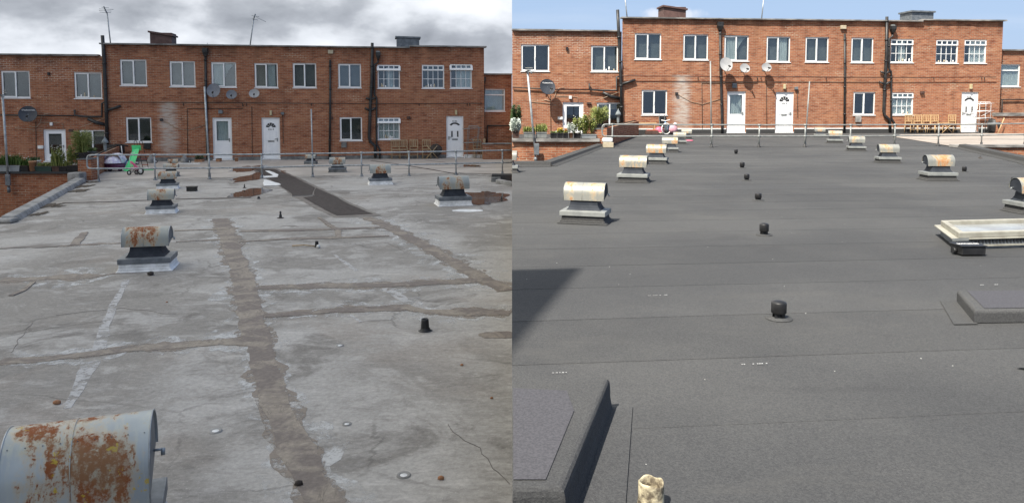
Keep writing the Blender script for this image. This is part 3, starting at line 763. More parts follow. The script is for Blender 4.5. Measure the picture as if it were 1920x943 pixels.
def build_flats(fc, dxx, dyy, P):
    """the same terrace seen on two days; P holds the measured rectangles"""
    w = P['word']
    zt = fc.uv(*P['top'])[1]; s1 = fc.len; zb = -.02
    stain = P['stain']; sx, _ = fc.uv(stain[0], stain[1]); _, sz1 = fc.uv(stain[0], stain[2]); sw = 22*mpp(fc.o)
    bm_main = brick_mat('red_brick_main', BRA, BRB, MO, stain=(sx, sw, 0.2, sz1), soot=zt)
    main = thing('brick_flats', P['label'], 'flats', M=fc.M)
    holes = []; items = []
    for r, kind, cur, ot in P['main']:
        q = fc.rect(r); holes.append(q); items.append((q, kind, cur, ot))
    dh = []
    for r, kind, num in P['doors']:
        a, b_, c, d = fc.rect(r); c = max(c, .02); c = .04; q = (a, b_, c, d); holes.append(q); dh.append((q, kind, num))
    wm = MB(); wall_holes(wm, 0, s1, zb, zt, holes, 0, .13)
    dp = 7.5
    bl = P.get('backshift', 0)
    wm.face([(0, 0, zb), (0, 0, zt), (bl, dp, zt), (bl, dp, zb)]); wm.face([(s1, 0, zb), (s1, dp, zb), (s1, dp, zt), (s1, 0, zt)])
    wm.face([(bl, dp, zb), (bl, dp, zt), (s1, dp, zt), (s1, dp, zb)])
    wm.build('wall', bm_main, main)
    rf = MB(); rf.prism([(0, 0.02), (s1, 0.02), (s1, dp), (bl, dp)], zt-.25, zt-.05); rf.build('roof', M['feltk'], main)
    # coping: separate lengths, the right hand run a little higher
    st, _ = fc.uv(P['step'], 60)
    x = -.05
    while x < s1+.12:
        x2 = min(x+random.uniform(2.4, 3.4), s1+.12)
        if x+.01 < st < x2+.3: x2 = st
        up_ = .07 if x >= st-.01 else 0
        k = MB(); k.box(x, x2-.012, -.14+random.uniform(-.01, .01), .30, zt+.002+up_, zt+.062+up_+random.uniform(-.006, .006)); k.build('coping', M['coping'], main)
        x = x2
    if st < s1:
        uu = MB(); uu.box(st, s1, 0, .25, zt+.003, zt+.068); uu.build('raised_course', bm_main, main)
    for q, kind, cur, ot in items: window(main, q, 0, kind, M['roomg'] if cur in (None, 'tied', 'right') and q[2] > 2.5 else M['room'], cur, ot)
    for q, kind, num in dh: door(main, q, 0, kind, num)
    # upstand at the foot of the wall, broken at the doors
    cuts = sorted([(q[0]-.03, q[1]+.03) for q, _, _ in dh]); x = 0
    for a, b_ in cuts+[(s1, s1)]:
        if a > x:
            if P['word'] == 'after': g_ = MB(); g_.box(x, a, -.02, -.004, P['skirt']+.004, P['skirt']+.06); g_.build('flashing', M['white'], main)
            k = MB(); k.box(x, a, -.05, -.004, 0.0, P['skirt']); k.build('upstand', P['skirtmat'](x, s1), main)
        x = b_
    def q(px, py): return (px+dxx, py+dyy)
    # stacks and downpipes
    pipe(main, fc, [q(192, 67) if dxx == 0 else (1158, 19), q(195, 108), q(199, 200), q(201, 280)], .075, name='soil_stack')
    pipe(main, fc, [q(385, 103), q(386, 180), q(389, 285), q(389, 299)], .055); hopper(main, fc, *q(385, 99), 10, 16)
    pipe(main, fc, [q(619, 113), q(619, 200), q(618, 301)], .05)
    pipe(main, fc, [q(698, 81), q(697, 150), q(694, 205), q(692, 258), q(694, 266), q(703, 274), q(704, 296)], .07, name='soil_stack')
    pipe(main, fc, [q(709, 112), q(708, 118), q(702, 122), q(702, 178), q(706, 184), q(706, 270), q(712, 280), q(712, 299)], .045, y=-.07)
    hopper(main, fc, *q(709, 105), 9, 13)
    vl = MB(); a, b_, c, d = fc.rect((*q(705, 96), *q(712, 102)), -.1); vl.box(a, b_, -.17, -.1, c, d); vl.build('vent_cover', M['galvl'], main)
    for (x0_, y0_, x1_, y1_) in ((684, 203, 694, 208), (704, 203, 695, 208), (686, 184, 694, 187), (703, 184, 696, 187)):
        pipe(main, fc, [q(x0_, y0_), q(x1_, y1_)], .05, y=-.09, name='waste_branch', brackets=False)
    pipe(main, fc, [q(186, 247), q(198, 226)][:0] or [q(226, 199), q(215, 203), q(201, 207)], .06, y=-.09, name='waste_branch', brackets=False)
    # thin conduit right along the wall, with clips
    cy0 = 192; run = [q(201, cy0), q(400, 193), q(620, 194.5), q(760, 195), q(903, 194)]
    pipe(main, fc, run, .018, y=-.13, name='conduit', m=M['cable'], brackets=False, n=6)
    for px in (344, 584, 786, 876, 881, 455, 462):
        pipe(main, fc, [q(px, 194), q(px, 199)], .02, y=-.07, name='conduit_clip', brackets=False, n=6)
    for px, ya, yb in ((351, 204, 300), (472, 200, 298), (530, 215, 270)):
        pipe(main, fc, [q(px, ya), q(px+1, yb)], .012, y=-.02, name='cable', m=M['cable'], brackets=False, n=5)
    pipe(main, fc, [q(351, 204), q(455, 204), q(456, 197)], .013, y=-.03, name='cable', m=M['cable'], brackets=False, n=5)
    pipe(main, fc, [q(306, 226), q(330, 240), q(352, 245), q(385, 235)], .010, y=-.02, name='cable', m=M['cableb'], brackets=False, n=5)
    # bulkhead lamps above the doors, small vents
    for px, py, ww, hh, mm in P['bits']:
        a, b_, c, d = fc.rect((px-ww/2, py-hh/2, px+ww/2, py+hh/2)); k = MB(); k.box(a, b_, -.11, -.004, c, d); k.build('wall_lamp' if mm == 'lampc' else 'air_vent', M[mm], main, bevel=.015)
    # chimneys, set back on the roof
    chimney(main, fc, P['ch1'], 2.2, 1, M['brown_cowl'], M['brown_cowl'])
    chimney(main, fc, P['ch2'], 2.2, .15, M['galvd'], M['galvd'])
    # --- left wing
    off = .12
    lw = thing('side_wing', P['lwlabel'], 'building', M=fc.M)
    zl = fc.uv(*P['lwtop'], off)[1]; xa = fc.uv(P['lwx'], 200, off)[0]
    hs = []; its = []
    for r, kind, cur in P['lw']: qq = fc.rect(r, off); hs.append(qq); its.append((qq, kind, cur))
    dd = fc.rect(P['lwdoor'], off); dd = (dd[0], dd[1], .04, dd[3]); hs.append(dd)
    bw = brick_mat('red_brick_wing', BRA, BRB, MO, band=(zl-1.05, zl-.12), soot=zl)
    wm = MB(); wall_holes(wm, xa, -.002, zb, zl, hs, off, .13)
    sh = P.get('wingshift', 0)
    wm.face([(xa, off, zb), (xa, off, zl), (xa+sh, dp, zl), (xa+sh, dp, zb)]); wm.build('wall', bw, lw)
    rf = MB(); rf.prism([(xa, off+.02), (-.003, off+.02), (-.003, dp), (xa+sh, dp)], zl-.25, zl-.05); rf.build('roof', M['feltk'], lw)
    x = xa
    while x < -.16:
        x2 = min(x+random.uniform(2.0, 3.2), -.15); k = MB(); k.box(x, x2-.012, off-.13, off+.25, zl+.002, zl+.07+random.uniform(-.008, .008)); k.build('coping', M['coping'], lw); x = x2
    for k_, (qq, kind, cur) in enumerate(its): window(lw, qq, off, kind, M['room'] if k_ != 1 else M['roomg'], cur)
    door(lw, dd, off, 'glazed')
    pts = P['lwpipes']
    pipe(lw, fc, [q(0, 216) if dxx == 0 else (961, 164), q(70, 217), q(140, 217.5)], .028, y=off-.08, name='waste_pipe', m=M['cable'], brackets=False)
    pipe(lw, fc, [q(140, 206), q(140, 217), q(160, 219), q(191, 219), q(191, 194), q(199, 192)], .045, y=off-.10, name='waste_pipe', brackets=False)
    pipe(lw, fc, [q(165, 223), q(180, 230), q(198, 234)], .075, y=off-.10, name='waste_pipe', brackets=False)
    pipe(lw, fc, [q(67, 228), q(68, 300)], .012, y=off-.02, name='cable', m=M['cable'], brackets=False, n=5)
    pipe(lw, fc, [q(55, 236), q(68, 239), q(75, 232), q(78, 220), q(84, 214), q(93, 213)], .012, y=off-.03, name='cable', m=M['cableb'], brackets=False, n=5)
    pipe(lw, fc, [q(28, 240), q(50, 242), q(78, 246)], .010, y=off-.02, name='cable', m=M['cableb'], brackets=False, n=5)
    pipe(lw, fc, [q(151, 239), q(196, 222)], .012, y=off-.13, name='cable', m=M['cableb'], brackets=False, n=5)
    pipe(lw, fc, [q(78, 230), q(106, 230), q(118, 232), q(119, 243)], .010, y=off-.02, name='cable', m=M['cableb'], brackets=False, n=5)
    for px, py, ww, hh, mm in P['lwbits']:
        a, b_, c, d = fc.rect((px-ww/2, py-hh/2, px+ww/2, py+hh/2), off); k = MB(); k.box(a, b_, off-.09, off-.004, c, d); k.build('wall_lamp' if mm == 'lampc' else 'name_plate' if mm == 'white' else 'air_vent', M[mm], lw, bevel=.01)
    # --- right wing
    off = .45
    rw = thing('side_wing', P['rwlabel'], 'building', M=fc.M)
    zr = fc.uv(*P['rwtop'], off)[1]; xb = fc.uv(P['rwx'], 200, off)[0]
    qq = fc.rect(P['rw'], off)
    bw2 = brick_mat('red_brick_wing', (BRA[0]*.92, BRA[1]*.95, BRA[2]), BRB, MO)
    wm = MB(); wall_holes(wm, s1-.3, xb, zb, zr, [qq], off, .13)
    wm.face([(xb, off, zb), (xb+P.get('rshift', 0), dp, zb), (xb+P.get('rshift', 0), dp, zr), (xb, off, zr)])
    wm.build('wall', bw2, rw)
    rf = MB(); rf.prism([(s1+.003, off+.02), (xb, off+.02), (xb+P.get('rshift', 0), dp), (s1+.003, dp)], zr-.25, zr-.05); rf.build('roof', M['feltk'], rw)
    k = MB(); k.box(s1+.05, xb, off-.12, off+.2, zr+.002, zr+.07); k.build('coping', M['coping'], rw)
    window(rw, qq, off, 'single', M['roomg'], 'blind')
    pipe(rw, fc, [q(906, 160), q(905, 230), q(903, 292)], .085, y=off-.12); hopper(rw, fc, *q(906, 152), 9, 14, off-.12)
    pipe(rw, fc, [q(913, 236), q(959 if dxx == 0 else 955, 236)], .03, y=off-.08, name='conduit', m=M['cable'], brackets=False)
    pipe(rw, fc, [q(914, 236), q(913, 272)], .03, y=off-.08, name='conduit', m=M['cable'], brackets=False)
    return main

def dish(fc, px, py, rpx, m, label, yaw=0, aspect=1.0, text=None, off=-.42, arm=M['galv'], lnb=M['blackp']):
    a, z = fc.uv(px, py, off); wp = fc.M @ Vector((a, off, z)); r = rpx*mpp(wp)
    th = thing('satellite_dish', label, 'satellite dish', wp, math.atan2(fc.e.y, fc.e.x)+R(yaw))
    tl = Matrix.Rotation(R(18), 4, 'X').inverted() @ Matrix.Rotation(R(90), 4, 'X')       # bowl axis towards the viewer and up
    mb = MB(); pr = [(r*k/7, -.16*r*(1-(k/7)**2)) for k in range(0, 8)]
    SC = Matrix.Diagonal((1, aspect, 1, 1))
    mb.lathe([(max(x, .001), z_) for x, z_ in pr], n=28, M=tl @ SC)
    mb.lathe([(max(x, .001), z_-.012) for x, z_ in pr][::-1], n=28, M=tl @ SC)
    mb.lathe([(r, -.012), (r*1.015, -.004), (r, .002)], n=28, M=tl @ SC)
    mb.build('bowl', m, th)
    ar = MB(); p0 = tl @ Vector((.0, -r*aspect*.98, -.02)); p1 = tl @ Vector((.03, -r*aspect*.62, r*1.0))
    ar.tube([p0, p1], .014, 6); ar.build('feed_arm', arm, th)
    lb = MB(); d = (tl @ Vector((0, 0, 0)) - p1).normalized(); lb.tube([p1-d*.05, p1+d*.10], .038, 10); lb.build('receiver_head', lnb, th)
    bk = MB(); bk.tube([(0, .05, -.02), (0, .16, -.06), (0, -off-.0, -.06)], .022, 8); bk.box(-.06, .06, -off-.02, -off-.003, -.16, .04); bk.build('wall_bracket', M['galvd'], th)
    if text:
        MM = tl @ Matrix.Translation((.10*r, r*.50, -.045*r))
        text_mesh('lettering', text, r*.27, M['inkw'], th, MM, .003)
        rg = MB(); rg.lathe([(r*.075, 0), (r*.095, .004), (r*.075, .008)], n=12, M=tl @ Matrix.Translation((-.56*r, r*.50, -.03*r))); rg.build('emblem', M['inkw'], th)
    return th

# ================================================================== THE OLD ROOF (left)
CUR = before
fL = Facade((198, 303.9), (908, 296.0), ZL)
xr = fL.uv(960, 250, .45)[0]
angL = math.atan2(fL.e.y, fL.e.x)
def skL(x, s1): return M['paintw'] if x > s1*.93 else M['asph']
PL = dict(word='before', label='two-storey red brick flats under grey cloud, across the old grey roof', top=(198, 84), step=768, stain=(315, 190, 190.5), skirt=.17, skirtmat=skL,
    lwlabel='lower brick wing left of the flats under grey cloud, dark dish on its wall', rwlabel='lower brick wing right of the flats under grey cloud, at the old roof end',
    main=[((225,112,275,161),'two',None,0), ((318,115,366,163),'two',None,0), ((396,117,443,164),'two','tied',0), ((477,119,521,165),'two','right',0),
          ((549,119,593,165),'two',None,0), ((634,120,677,165),'two',None,0), ((708,122,750,166),'geo','slip',1), ((791,122,833,166),'geo','sill',0), ((844,121,885,166),'geo','half',1),
          ((236,220,284,267),'two','x',0), ((637,220,679,264),'two','x',0), ((708,221,750,262),'geo','net',1)],
    doors=[((399,221,435,303),'half',None), ((491,221,525,304),'fan6','626 8'), ((837,218,869,297),'two','8186')],
    bits=[(508,212,4,9,'lampc'), (855,211,4,9,'lampc'), (530,213,6,5,'galvd'), (414,210,8,7,'galvd'), (645,272,10,10,'asph'), (277,274,12,11,'blackp'), (303,225,5,5,'pipe'), (620,98,10,7,'beigeblind'), (622,222,4,5,'brownbox'), (766,221,7,5,'brownbox')],
    ch1=(279,57,324,86), ch2=(742,67,788,95), lwtop=(195,106), lwx=-60, lw=[((2,133,56,184),'two','x'), ((139,136,191,185),'two','sill'), ((149,244,198,292),'two','topblind')],
    lwdoor=(82,243,124,308), lwpipes=None, lwbits=[(97,233,5,6,'white'), (134,245,8,5,'brownbox'), (77,276,10,6,'white'), (68,149,0.1,0.1,'brownbox'), (92,139,4,6,'pipe')],
    rwtop=(932,141), rwx=959.6, rw=(907,167,947,209), rshift=-7.05*math.tan(angL)*-1)
PL['rshift'] = 7.05*math.tan(angL)*.98
build_flats(fL, 0, 0, PL)

dish(fL, 52, 214, 15.5, M['dishd'], 'large dark satellite dish with white lettering on the left brick wing under grey cloud', text='Technomate', off=-.35, yaw=12)
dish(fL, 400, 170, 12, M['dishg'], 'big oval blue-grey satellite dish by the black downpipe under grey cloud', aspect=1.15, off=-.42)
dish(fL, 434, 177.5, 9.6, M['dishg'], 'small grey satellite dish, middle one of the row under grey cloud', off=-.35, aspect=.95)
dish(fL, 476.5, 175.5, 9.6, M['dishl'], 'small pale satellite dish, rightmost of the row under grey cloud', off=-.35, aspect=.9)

def aerial(fc, base, top, off, label, elems=None, rm=.028):
    b0 = fc.uv(*base, off); t0 = fc.uv(*top, off)
    A = fc.M @ Vector((b0[0], off, b0[1]-.25)); B = fc.M @ Vector((t0[0], off, t0[1])); Bl = B-A
    th = thing('tv_aerial', label, 'aerial', A)
    m = MB(); m.tube([(0, 0, 0), Bl], rm, 8); m.build('mast', M['galv'], th)
    s = mpp(B)
    if elems:
        boom, cross = elems
        k = MB(); k.tube([Bl+Vector((a*s, 0, -b_*s)) for a, b_ in boom], .03, 6); k.build('boom', M['galvd'], th)
        for (x0_, y0_, x1_, y1_) in cross:
            k = MB(); k.tube([Bl+Vector((x0_*s, -.1, -y0_*s)), Bl+Vector((x1_*s, .1, -y1_*s))], .010, 5); k.build('element', M['galv'], th)
    return th
aerial(fL, (208, 82), (201, 26), 1.0, 'tall roof aerial near the left corner of the flats under grey cloud', (((0, 0), (-2, -4), (-6, -13)), ((-13, -8, 10, -8), (-13, -5, 6, -5), (-12, -2, 5, -2), (-8, -11, 1, -11))))
aerial(fL, (467, 88), (476, 33), 1.0, 'roof aerial with drooping boom above the middle of the flats under grey cloud', (((3, -6), (-1, 4)), ((-3, -3, 9, -1), (5, 0, 21, 8), (-3, 3, 6, 5))))
# short whip behind the roof edge
aerial(fL, (387, 90), (389, 81), 1.2, 'short whip aerial on the roof edge above the black hopper under grey cloud', None, .012)

# --- deck
A0 = G(35, 415, ZL); A1 = G(163, 340, ZL)
deckpoly = [(-.0, -3), (-.0, 44), (-40, 44), (-40, A1.y+.45), (A1.x-.1, A1.y+.45), (A0.x-.1, A0.y-.1), (-40, A0.y-.45), (-40, -3)]
bml = brick_mat('red_brick_low', BRA, BRB, MO)
dk = MB(); dk.prism(deckpoly[::-1] if False else deckpoly, 0, ZL)
dk.m = [1]*len(dk.m)
dk.m[1] = 0
dko = dk.build('roof_deck', [M['deck'], bml]); tag(dko, kind='structure')
wk = screen_poly([(150, 341), (190, 338), (300, 335), (420, 333), (530, 331), (640, 329), (760, 326), (860, 324), (959.9, 331), (959.9, 290), (905, 292), (750, 296), (600, 298), (400, 300), (200, 302), (150, 318)], ZL, .004, .10, 3)
tag(wk.build('walkway', M['walk']), kind='structure')
def partL(mb, name, m): o = mb.build(name, m, dko); return o
J = [([(413, 410, 11), (430, 450, 15), (440, 480, 15), (455, 520, 18), (463, 560, 20), (474, 610, 20), (488, 660, 22), (503, 710, 22), (520, 760, 23), (533, 800, 24), (558, 850, 28), (580, 900, 28), (604, 943, 29), (640, 1010, 32)], 'tar'),
     ([(0, 526, 5), (60, 523, 5), (130, 519, 6), (190, 517, 4), (226, 511, 3)], 'tar'),
     ([(0, 677, 6), (70, 675, 6), (130, 668, 7), (200, 660, 8), (270, 652, 8), (350, 646, 7), (420, 642, 6), (474, 640, 7)], 'tar'),
     ([(474, 541, 3), (560, 537, 4), (640, 536, 4), (740, 534, 5), (830, 529, 5), (925, 525, 5)], 'tar'),
     ([(497, 592, 4), (570, 588, 5), (640, 582, 6), (700, 580, 5), (760, 577, 7), (800, 584, 6), (840, 586, 5), (900, 585, 7), (957, 588, 6)], 'tar'),
     ([(688, 408, 8), (722, 422, 10), (760, 442, 11), (800, 462, 12), (838, 485, 13), (880, 508, 14), (915, 528, 15), (955, 545, 14)], 'tar'),
     ([(112, 462, 2.5), (160, 459, 2.5), (232, 456, 1.5)], 'tar'), ([(330, 454, 1.5), (380, 451, 2), (430, 449, 2)], 'tar'),
     ([(0, 466, 3.2), (60, 463, 3), (112, 462, 1.5)], 'tard'),
     ([(448, 454, 2), (540, 448, 2.5), (640, 446, 2), (730, 443, 1.5)], 'tar'), ([(450, 434, 2), (560, 432, 2.5), (720, 427, 2)], 'tar'),
     ([(328, 433, 1), (430, 430, 1.2)], 'tar'),
     ([(140, 460, 7), (150, 446, 7), (160, 436, 6)], 'tar'), ([(62, 530, 4), (44, 545, 5), (20, 555, 4)], 'tar'),
     ([(598, 408, 3), (614, 420, 4), (634, 432, 5), (634, 446, 6)], 'tar'),
     ([(118, 381, 1.0), (200, 379, 1.2), (280, 376, 1.2)], 'tard'), ([(330, 374, 1), (420, 372, 1.4), (470, 371, 1.2)], 'tard')]
for i, (pts, mm) in enumerate(J):
    partL(strip_mesh(pts, ZL, i+1, th=.004+.0007*i), 'tar_joint', M[mm])
for i, (pts, mm) in enumerate(J[:9]):
    if mm != 'tar': continue
    sc_k = 1.9 if i == 0 else 3.0
    partL(strip_mesh([(a, b_, c*(1.22 if i == 0 else 1.5)) for a, b_, c in pts], ZL, i+301, th=.0024+.0001*i, rough=.35), 'tar_smear', M['smear'])
    partL(strip_mesh([(a, b_, c*sc_k) for a, b_, c in pts], ZL, i+201, th=.0012+.0002*i, rough=.45), 'pale_margin', M['bloom'])
partL(blob(935, 628, 40, 7, ZL, 4, th=.0035), 'tar_joint', M['tar'])
# thin crack lines in the screed
for i, pts in enumerate(([(60, 600, .5), (45, 625, .6), (22, 660, .6)], [(840, 795, .8), (862, 815, .9), (885, 835, 1.0), (915, 860, 1.0), (955, 905, 1.1)], [(330, 588, .4), (230, 578, .5), (110, 590, .5)], [(720, 455, .5), (760, 470, .5)])):
    partL(strip_mesh([(a, b_, c*.6) for a, b_, c in pts], ZL, 40+i, th=.0035, jit=.035), 'crack', M['tard'])
for i, pts in enumerate(([(237, 525, 5), (226, 548, 5), (216, 565, 6), (206, 590, 7), (196, 612, 8), (186, 655, 11)], [(170, 678, 14), (158, 705, 11), (140, 740, 9), (126, 765, 6)], [(628, 478, 2), (650, 495, 4), (668, 508, 4)], [(725, 540, 9), (748, 556, 10), (762, 566, 5)], [(657, 590, 2), (676, 604, 3)])):
    partL(strip_mesh(pts, ZL, 60+i, th=.003), 'paint_mark', M['wornp'])
# felt repair patch with a seam and lapped edges
partL(screen_poly([(470, 316.5), (519, 316.5), (560, 334), (620, 362), (668, 385), (716, 404.5), (626, 408.5), (585, 388), (545, 365), (522, 348), (500, 336), (489, 330)], ZL, .006, .05, 8), 'felt_patch', M['tard'])
partL(screen_poly([(478, 317.5), (513, 317.5), (552, 333), (590, 352), (586, 366), (548, 368.5), (545, 362), (524, 348), (503, 335)], ZL, .011, .03, 9), 'felt_patch', M['feltpatch'])
partL(screen_poly([(592, 353), (622, 366), (660, 386), (700, 402), (632, 405), (600, 389), (568, 371), (586, 369)], ZL, .012, .03, 10), 'felt_patch', M['feltpatch'])
partL(strip_mesh([(548, 368.7, 1), (590, 366.8, 1)], ZL, 77, th=.013), 'felt_seam', M['asph'])
for i, pts in enumerate(([(497, 321), (505, 321), (522, 328), (521, 333), (494, 334.5), (494, 331), (512, 330)], [(494, 338), (500, 338), (524, 345), (527, 347.5), (512, 349), (494, 349.5)])):
    partL(screen_poly(pts, ZL, .016, .03, 20+i), 'paint_mark', M['paintw'])
# walkway strip, gutter marks
partL(strip_mesh([(696, 302, 1.5), (745, 308, 1.8), (800, 317, 2.2), (858, 327, 2.4)], ZL, 90, th=.010), 'felt_strip', M['feltpatch'])
partL(strip_mesh([(798, 301, .8), (835, 305, 1)], ZL, 91, th=.010), 'felt_strip', M['feltpatch'])
for i, pts in enumerate(([(200, 316.3, .35), (330, 315.5, .4), (480, 314, .4), (640, 311, .35)], [(740, 317.5, .4), (830, 315.5, .4), (957, 314, .4)], [(862, 326, .7), (915, 331, .8), (950, 331.5, .8)], [(860, 325, .8), (905, 326.6, 1.1), (938, 327, 1.1)])):
    partL(strip_mesh(pts, ZL, 95+i, th=.009), 'walkway_joint', M['tard'])
# puddles
for i, (px, py, rx, ry, sd) in enumerate(((470, 316, 30, 5.5, 3), (484, 331, 34, 10, 5), (468, 362, 34, 8, 8), (905, 371, 44, 11, 12), (882, 311.5, 22, 2.2, 20), (640, 362, 0, 0, 0), (930, 309, 0, 0, 0))):
    if rx == 0: continue
    b_ = blob(px, py, rx, ry, ZL, sd, th=.0075 + .0003*i, n=60, rough=.55)
    tag(b_.build('puddle', M['puddle']), kind='structure')
partL(blob(645, 362, 11, 1.6, ZL, 31, th=.0035), 'damp_patch', M['tard'])
partL(blob(876, 395, 29, 2.6, ZL, 33, th=.0035, rough=.1), 'paint_mark', M['paintw'])
# fixing plates with white rings
for i, (px, py, rx, ry) in enumerate(((404, 808, 13, 7), (757, 891, 14, 8), (637, 648, 8, 2.4), (650, 795, 9, 4))):
    c = G(px, py, ZL); r = rx*mpp(c)
    k = MB(); k.lathe([(r, 0), (r*.9, .010), (r*.62, .006), (r*.5, .003)], n=20); k.lathe([(r*.5, .004), (r*.2, .007), (.001, .009)], n=14); k.m[20*3:] = [1]*(len(k.m)-60)
    o = k.build('fixing_plate', [M['conc'], M['paintw']], None, c); tag(o, ['domed fixing plate right of the big rusty vent', 'white-centred fixing plate lowest on the old roof', 'flat white fixing plate above the tar strips junction, between two joints', 'faint fixing plate right of the wide tar joint'][i], 'fixing plate', 'fixing plates in the old roof')
# loose stones
for i, (px, py, r, mm, lb) in enumerate(((107, 757, .030, 'stone', 'flat orange stone lying left of the white paint stripe'), (827, 898, .022, 'stone', 'orange stone near the bottom right of the old roof'), (560, 909, .028, 'darkst', 'dark clinker lump on the edge of the wide tar joint'), (866, 685, .016, 'stone', 'small orange pebble high on the right of the old roof'), (922, 747, .014, 'stone', 'pale orange pebble at the right edge of the old roof'), (283, 516, .05, 'darkst', 'dark crumb in front of the second rusty vent'), (313, 567, .013, 'stone', 'tiny pebble right of the worn stripe top'))):
    c = G(px, py, ZL); k = MB(); random.seed(i+3)
    k.lathe([(.001, 0), (r, .2*r), (r*.9, .8*r), (r*.4, 1.1*r), (.001, 1.15*r)], n=7); k.v = [Vector((v.x*random.uniform(.8, 1.25), v.y*random.uniform(.6, 1), v.z)) for v in k.v]
    tag(k.build('stone', M[mm], None, c), lb, 'stone')
k = MB()
c = G(565, 463, ZL)
sa, sb = G(548, 463, ZL), G(590, 464.5, ZL); k.tube([Vector((0, 0, .02)), (sb-sa)*.5+Vector((0, .03, .035)), (sb-sa)+Vector((0, 0, .03))], .012, 6)
tag(k.build('stick', M['wood'], None, sa), 'thin dark stick lying against the small breather pipe', 'stick')
# leaf litter by the kerb
for i, (px, py, rx, ry) in enumerate(((157, 350, 12, 3), (148, 358, 14, 3.5), (176, 342, 9, 1.6), (95, 386, 14, 4), (70, 402, 10, 4), (110, 387, 10, 2))):
    partL(blob(px, py, rx, ry, ZL, 50+i, th=.012, rough=.9, n=50), 'leaf_litter', M['moss'])

# --- kerb at the left edge: two lengths and an end block
kb = thing('roof_kerb', 'pale concrete kerb running back along the left edge of the old roof', 'kerb', (0, 0, 0))
dirk = (A1-A0); dirk.z = 0; Lk = dirk.length; dirk.normalize(); nk = Vector((-dirk.y, dirk.x, 0))
def kerb_seg(a, b_, h, wd, parent, m, inner=.0, top=.0):
    k = MB(); P0 = A0+dirk*a; P1 = A0+dirk*b_
    prof = [(0, 0), (.03, h*.55), (.06, h), (wd, h+.02), (wd, -.5)]
    A = [P0+nk*x+Vector((0, 0, z)) for x, z in prof]; B = [P1+nk*x+Vector((0, 0, z)) for x, z in prof]; n = len(prof)
    k.add(A+B, [list(range(n))[::-1], list(range(n, 2*n))]+[(i, (i+1) % n, n+(i+1) % n, n+i) for i in range(n)]); return k.build('kerb_length', m, parent, bevel=.02)
kerb_seg(-.1, Lk*.50, .12, .30, kb, M['conc']); kerb_seg(Lk*.503, Lk*.86, .125, .30, kb, M['conc']); kerb_seg(Lk*.863, Lk-.1, .13, .30, kb, M['conc'])
k = MB(); pz = A1+nk*.25; k.box(pz.x-.22, pz.x+.18, pz.y-.25, pz.y+.2, ZL, ZL+.30); k.build('end_block', M['conc'], kb, bevel=.03)
k = MB(); e0 = A0; k.box(e0.x-2.2, e0.x+.06, e0.y-.36, e0.y-.02, ZL, ZL+.10); k.build('kerb_length', M['conc'], kb, bevel=.05)

# --- terrace walls on the left
yt = A1.y+.3
ttop = at(80, 326, yt).z
tw = thing('terrace_wall', 'brick terrace wall left of the old roof with plant troughs along its top', 'wall', (0, yt, 0))
x_r = at(152, 322, yt).x; x_l = at(-60, 322, yt).x
k = MB(); k.box(x_l-x_r, 0, 0, .24, 0, ttop); wallo = k.build('wall', bml, tw); wallo.location.x = x_r
k = MB(); k.box(x_l, x_r+.03, -.10, .34, ttop+.003, ttop+.075); k.build('coping', M['feltk'], tw)
# stepped side wall running back to the flats
fw_ = G(222, 305, ZL); s0 = Vector((x_r+.12, yt+.05, ZL)); s1_ = Vector((fw_.x, fw_.y-.1, ZL)); dd_ = (s1_-s0); Ls = dd_.length
sw = thing('garden_wall', 'low brown brick wall with a sloping top beside the railing end under grey cloud', 'wall', s0, math.atan2(dd_.y, dd_.x))
h0 = at(166, 301, yt+.1).z-ZL; h1 = at(215, 277, s1_.y-1).z-ZL
k = MB(); pr = [(0, 0), (Ls, 0), (Ls, h1), (Ls*.25, h0+(h1-h0)*.5), (0, h0)]
A = [(x, -.12, z) for x, z in pr]; B = [(x, .12, z) for x, z in pr]; n = 5
k.add(A+B, [list(range(n)), list(range(n, 2*n))[::-1]]+[(i, n+i, n+(i+1) % n, (i+1) % n) for i in range(n)]); k.build('wall', bml, sw)
cp_ = MB(); cp_.tube([(0, 0, h0+.02), (Ls*.25, 0, h0+(h1-h0)*.5+.02), (Ls, 0, h1+.02)], .03, 4); cp_.build('coping', M['moss'], sw)
# brick pier at the corner
pp = at(156, 310, yt); k = MB(); k.box(-.22, .22, -.22, .22, 0, at(156, 300, yt).z-ZL)
pier = thing('brick_pier', 'short brick pier at the corner of the terrace, planter on top', 'pier', (pp.x+.05, yt+.2, ZL)); k.build('shaft', bml, pier)
k = MB(); k.box(-.24, .24, -.24, .24, at(156, 300, yt).z-ZL+.003, at(156, 300, yt).z-ZL+.05); k.build('cap', M['asph'], pier)

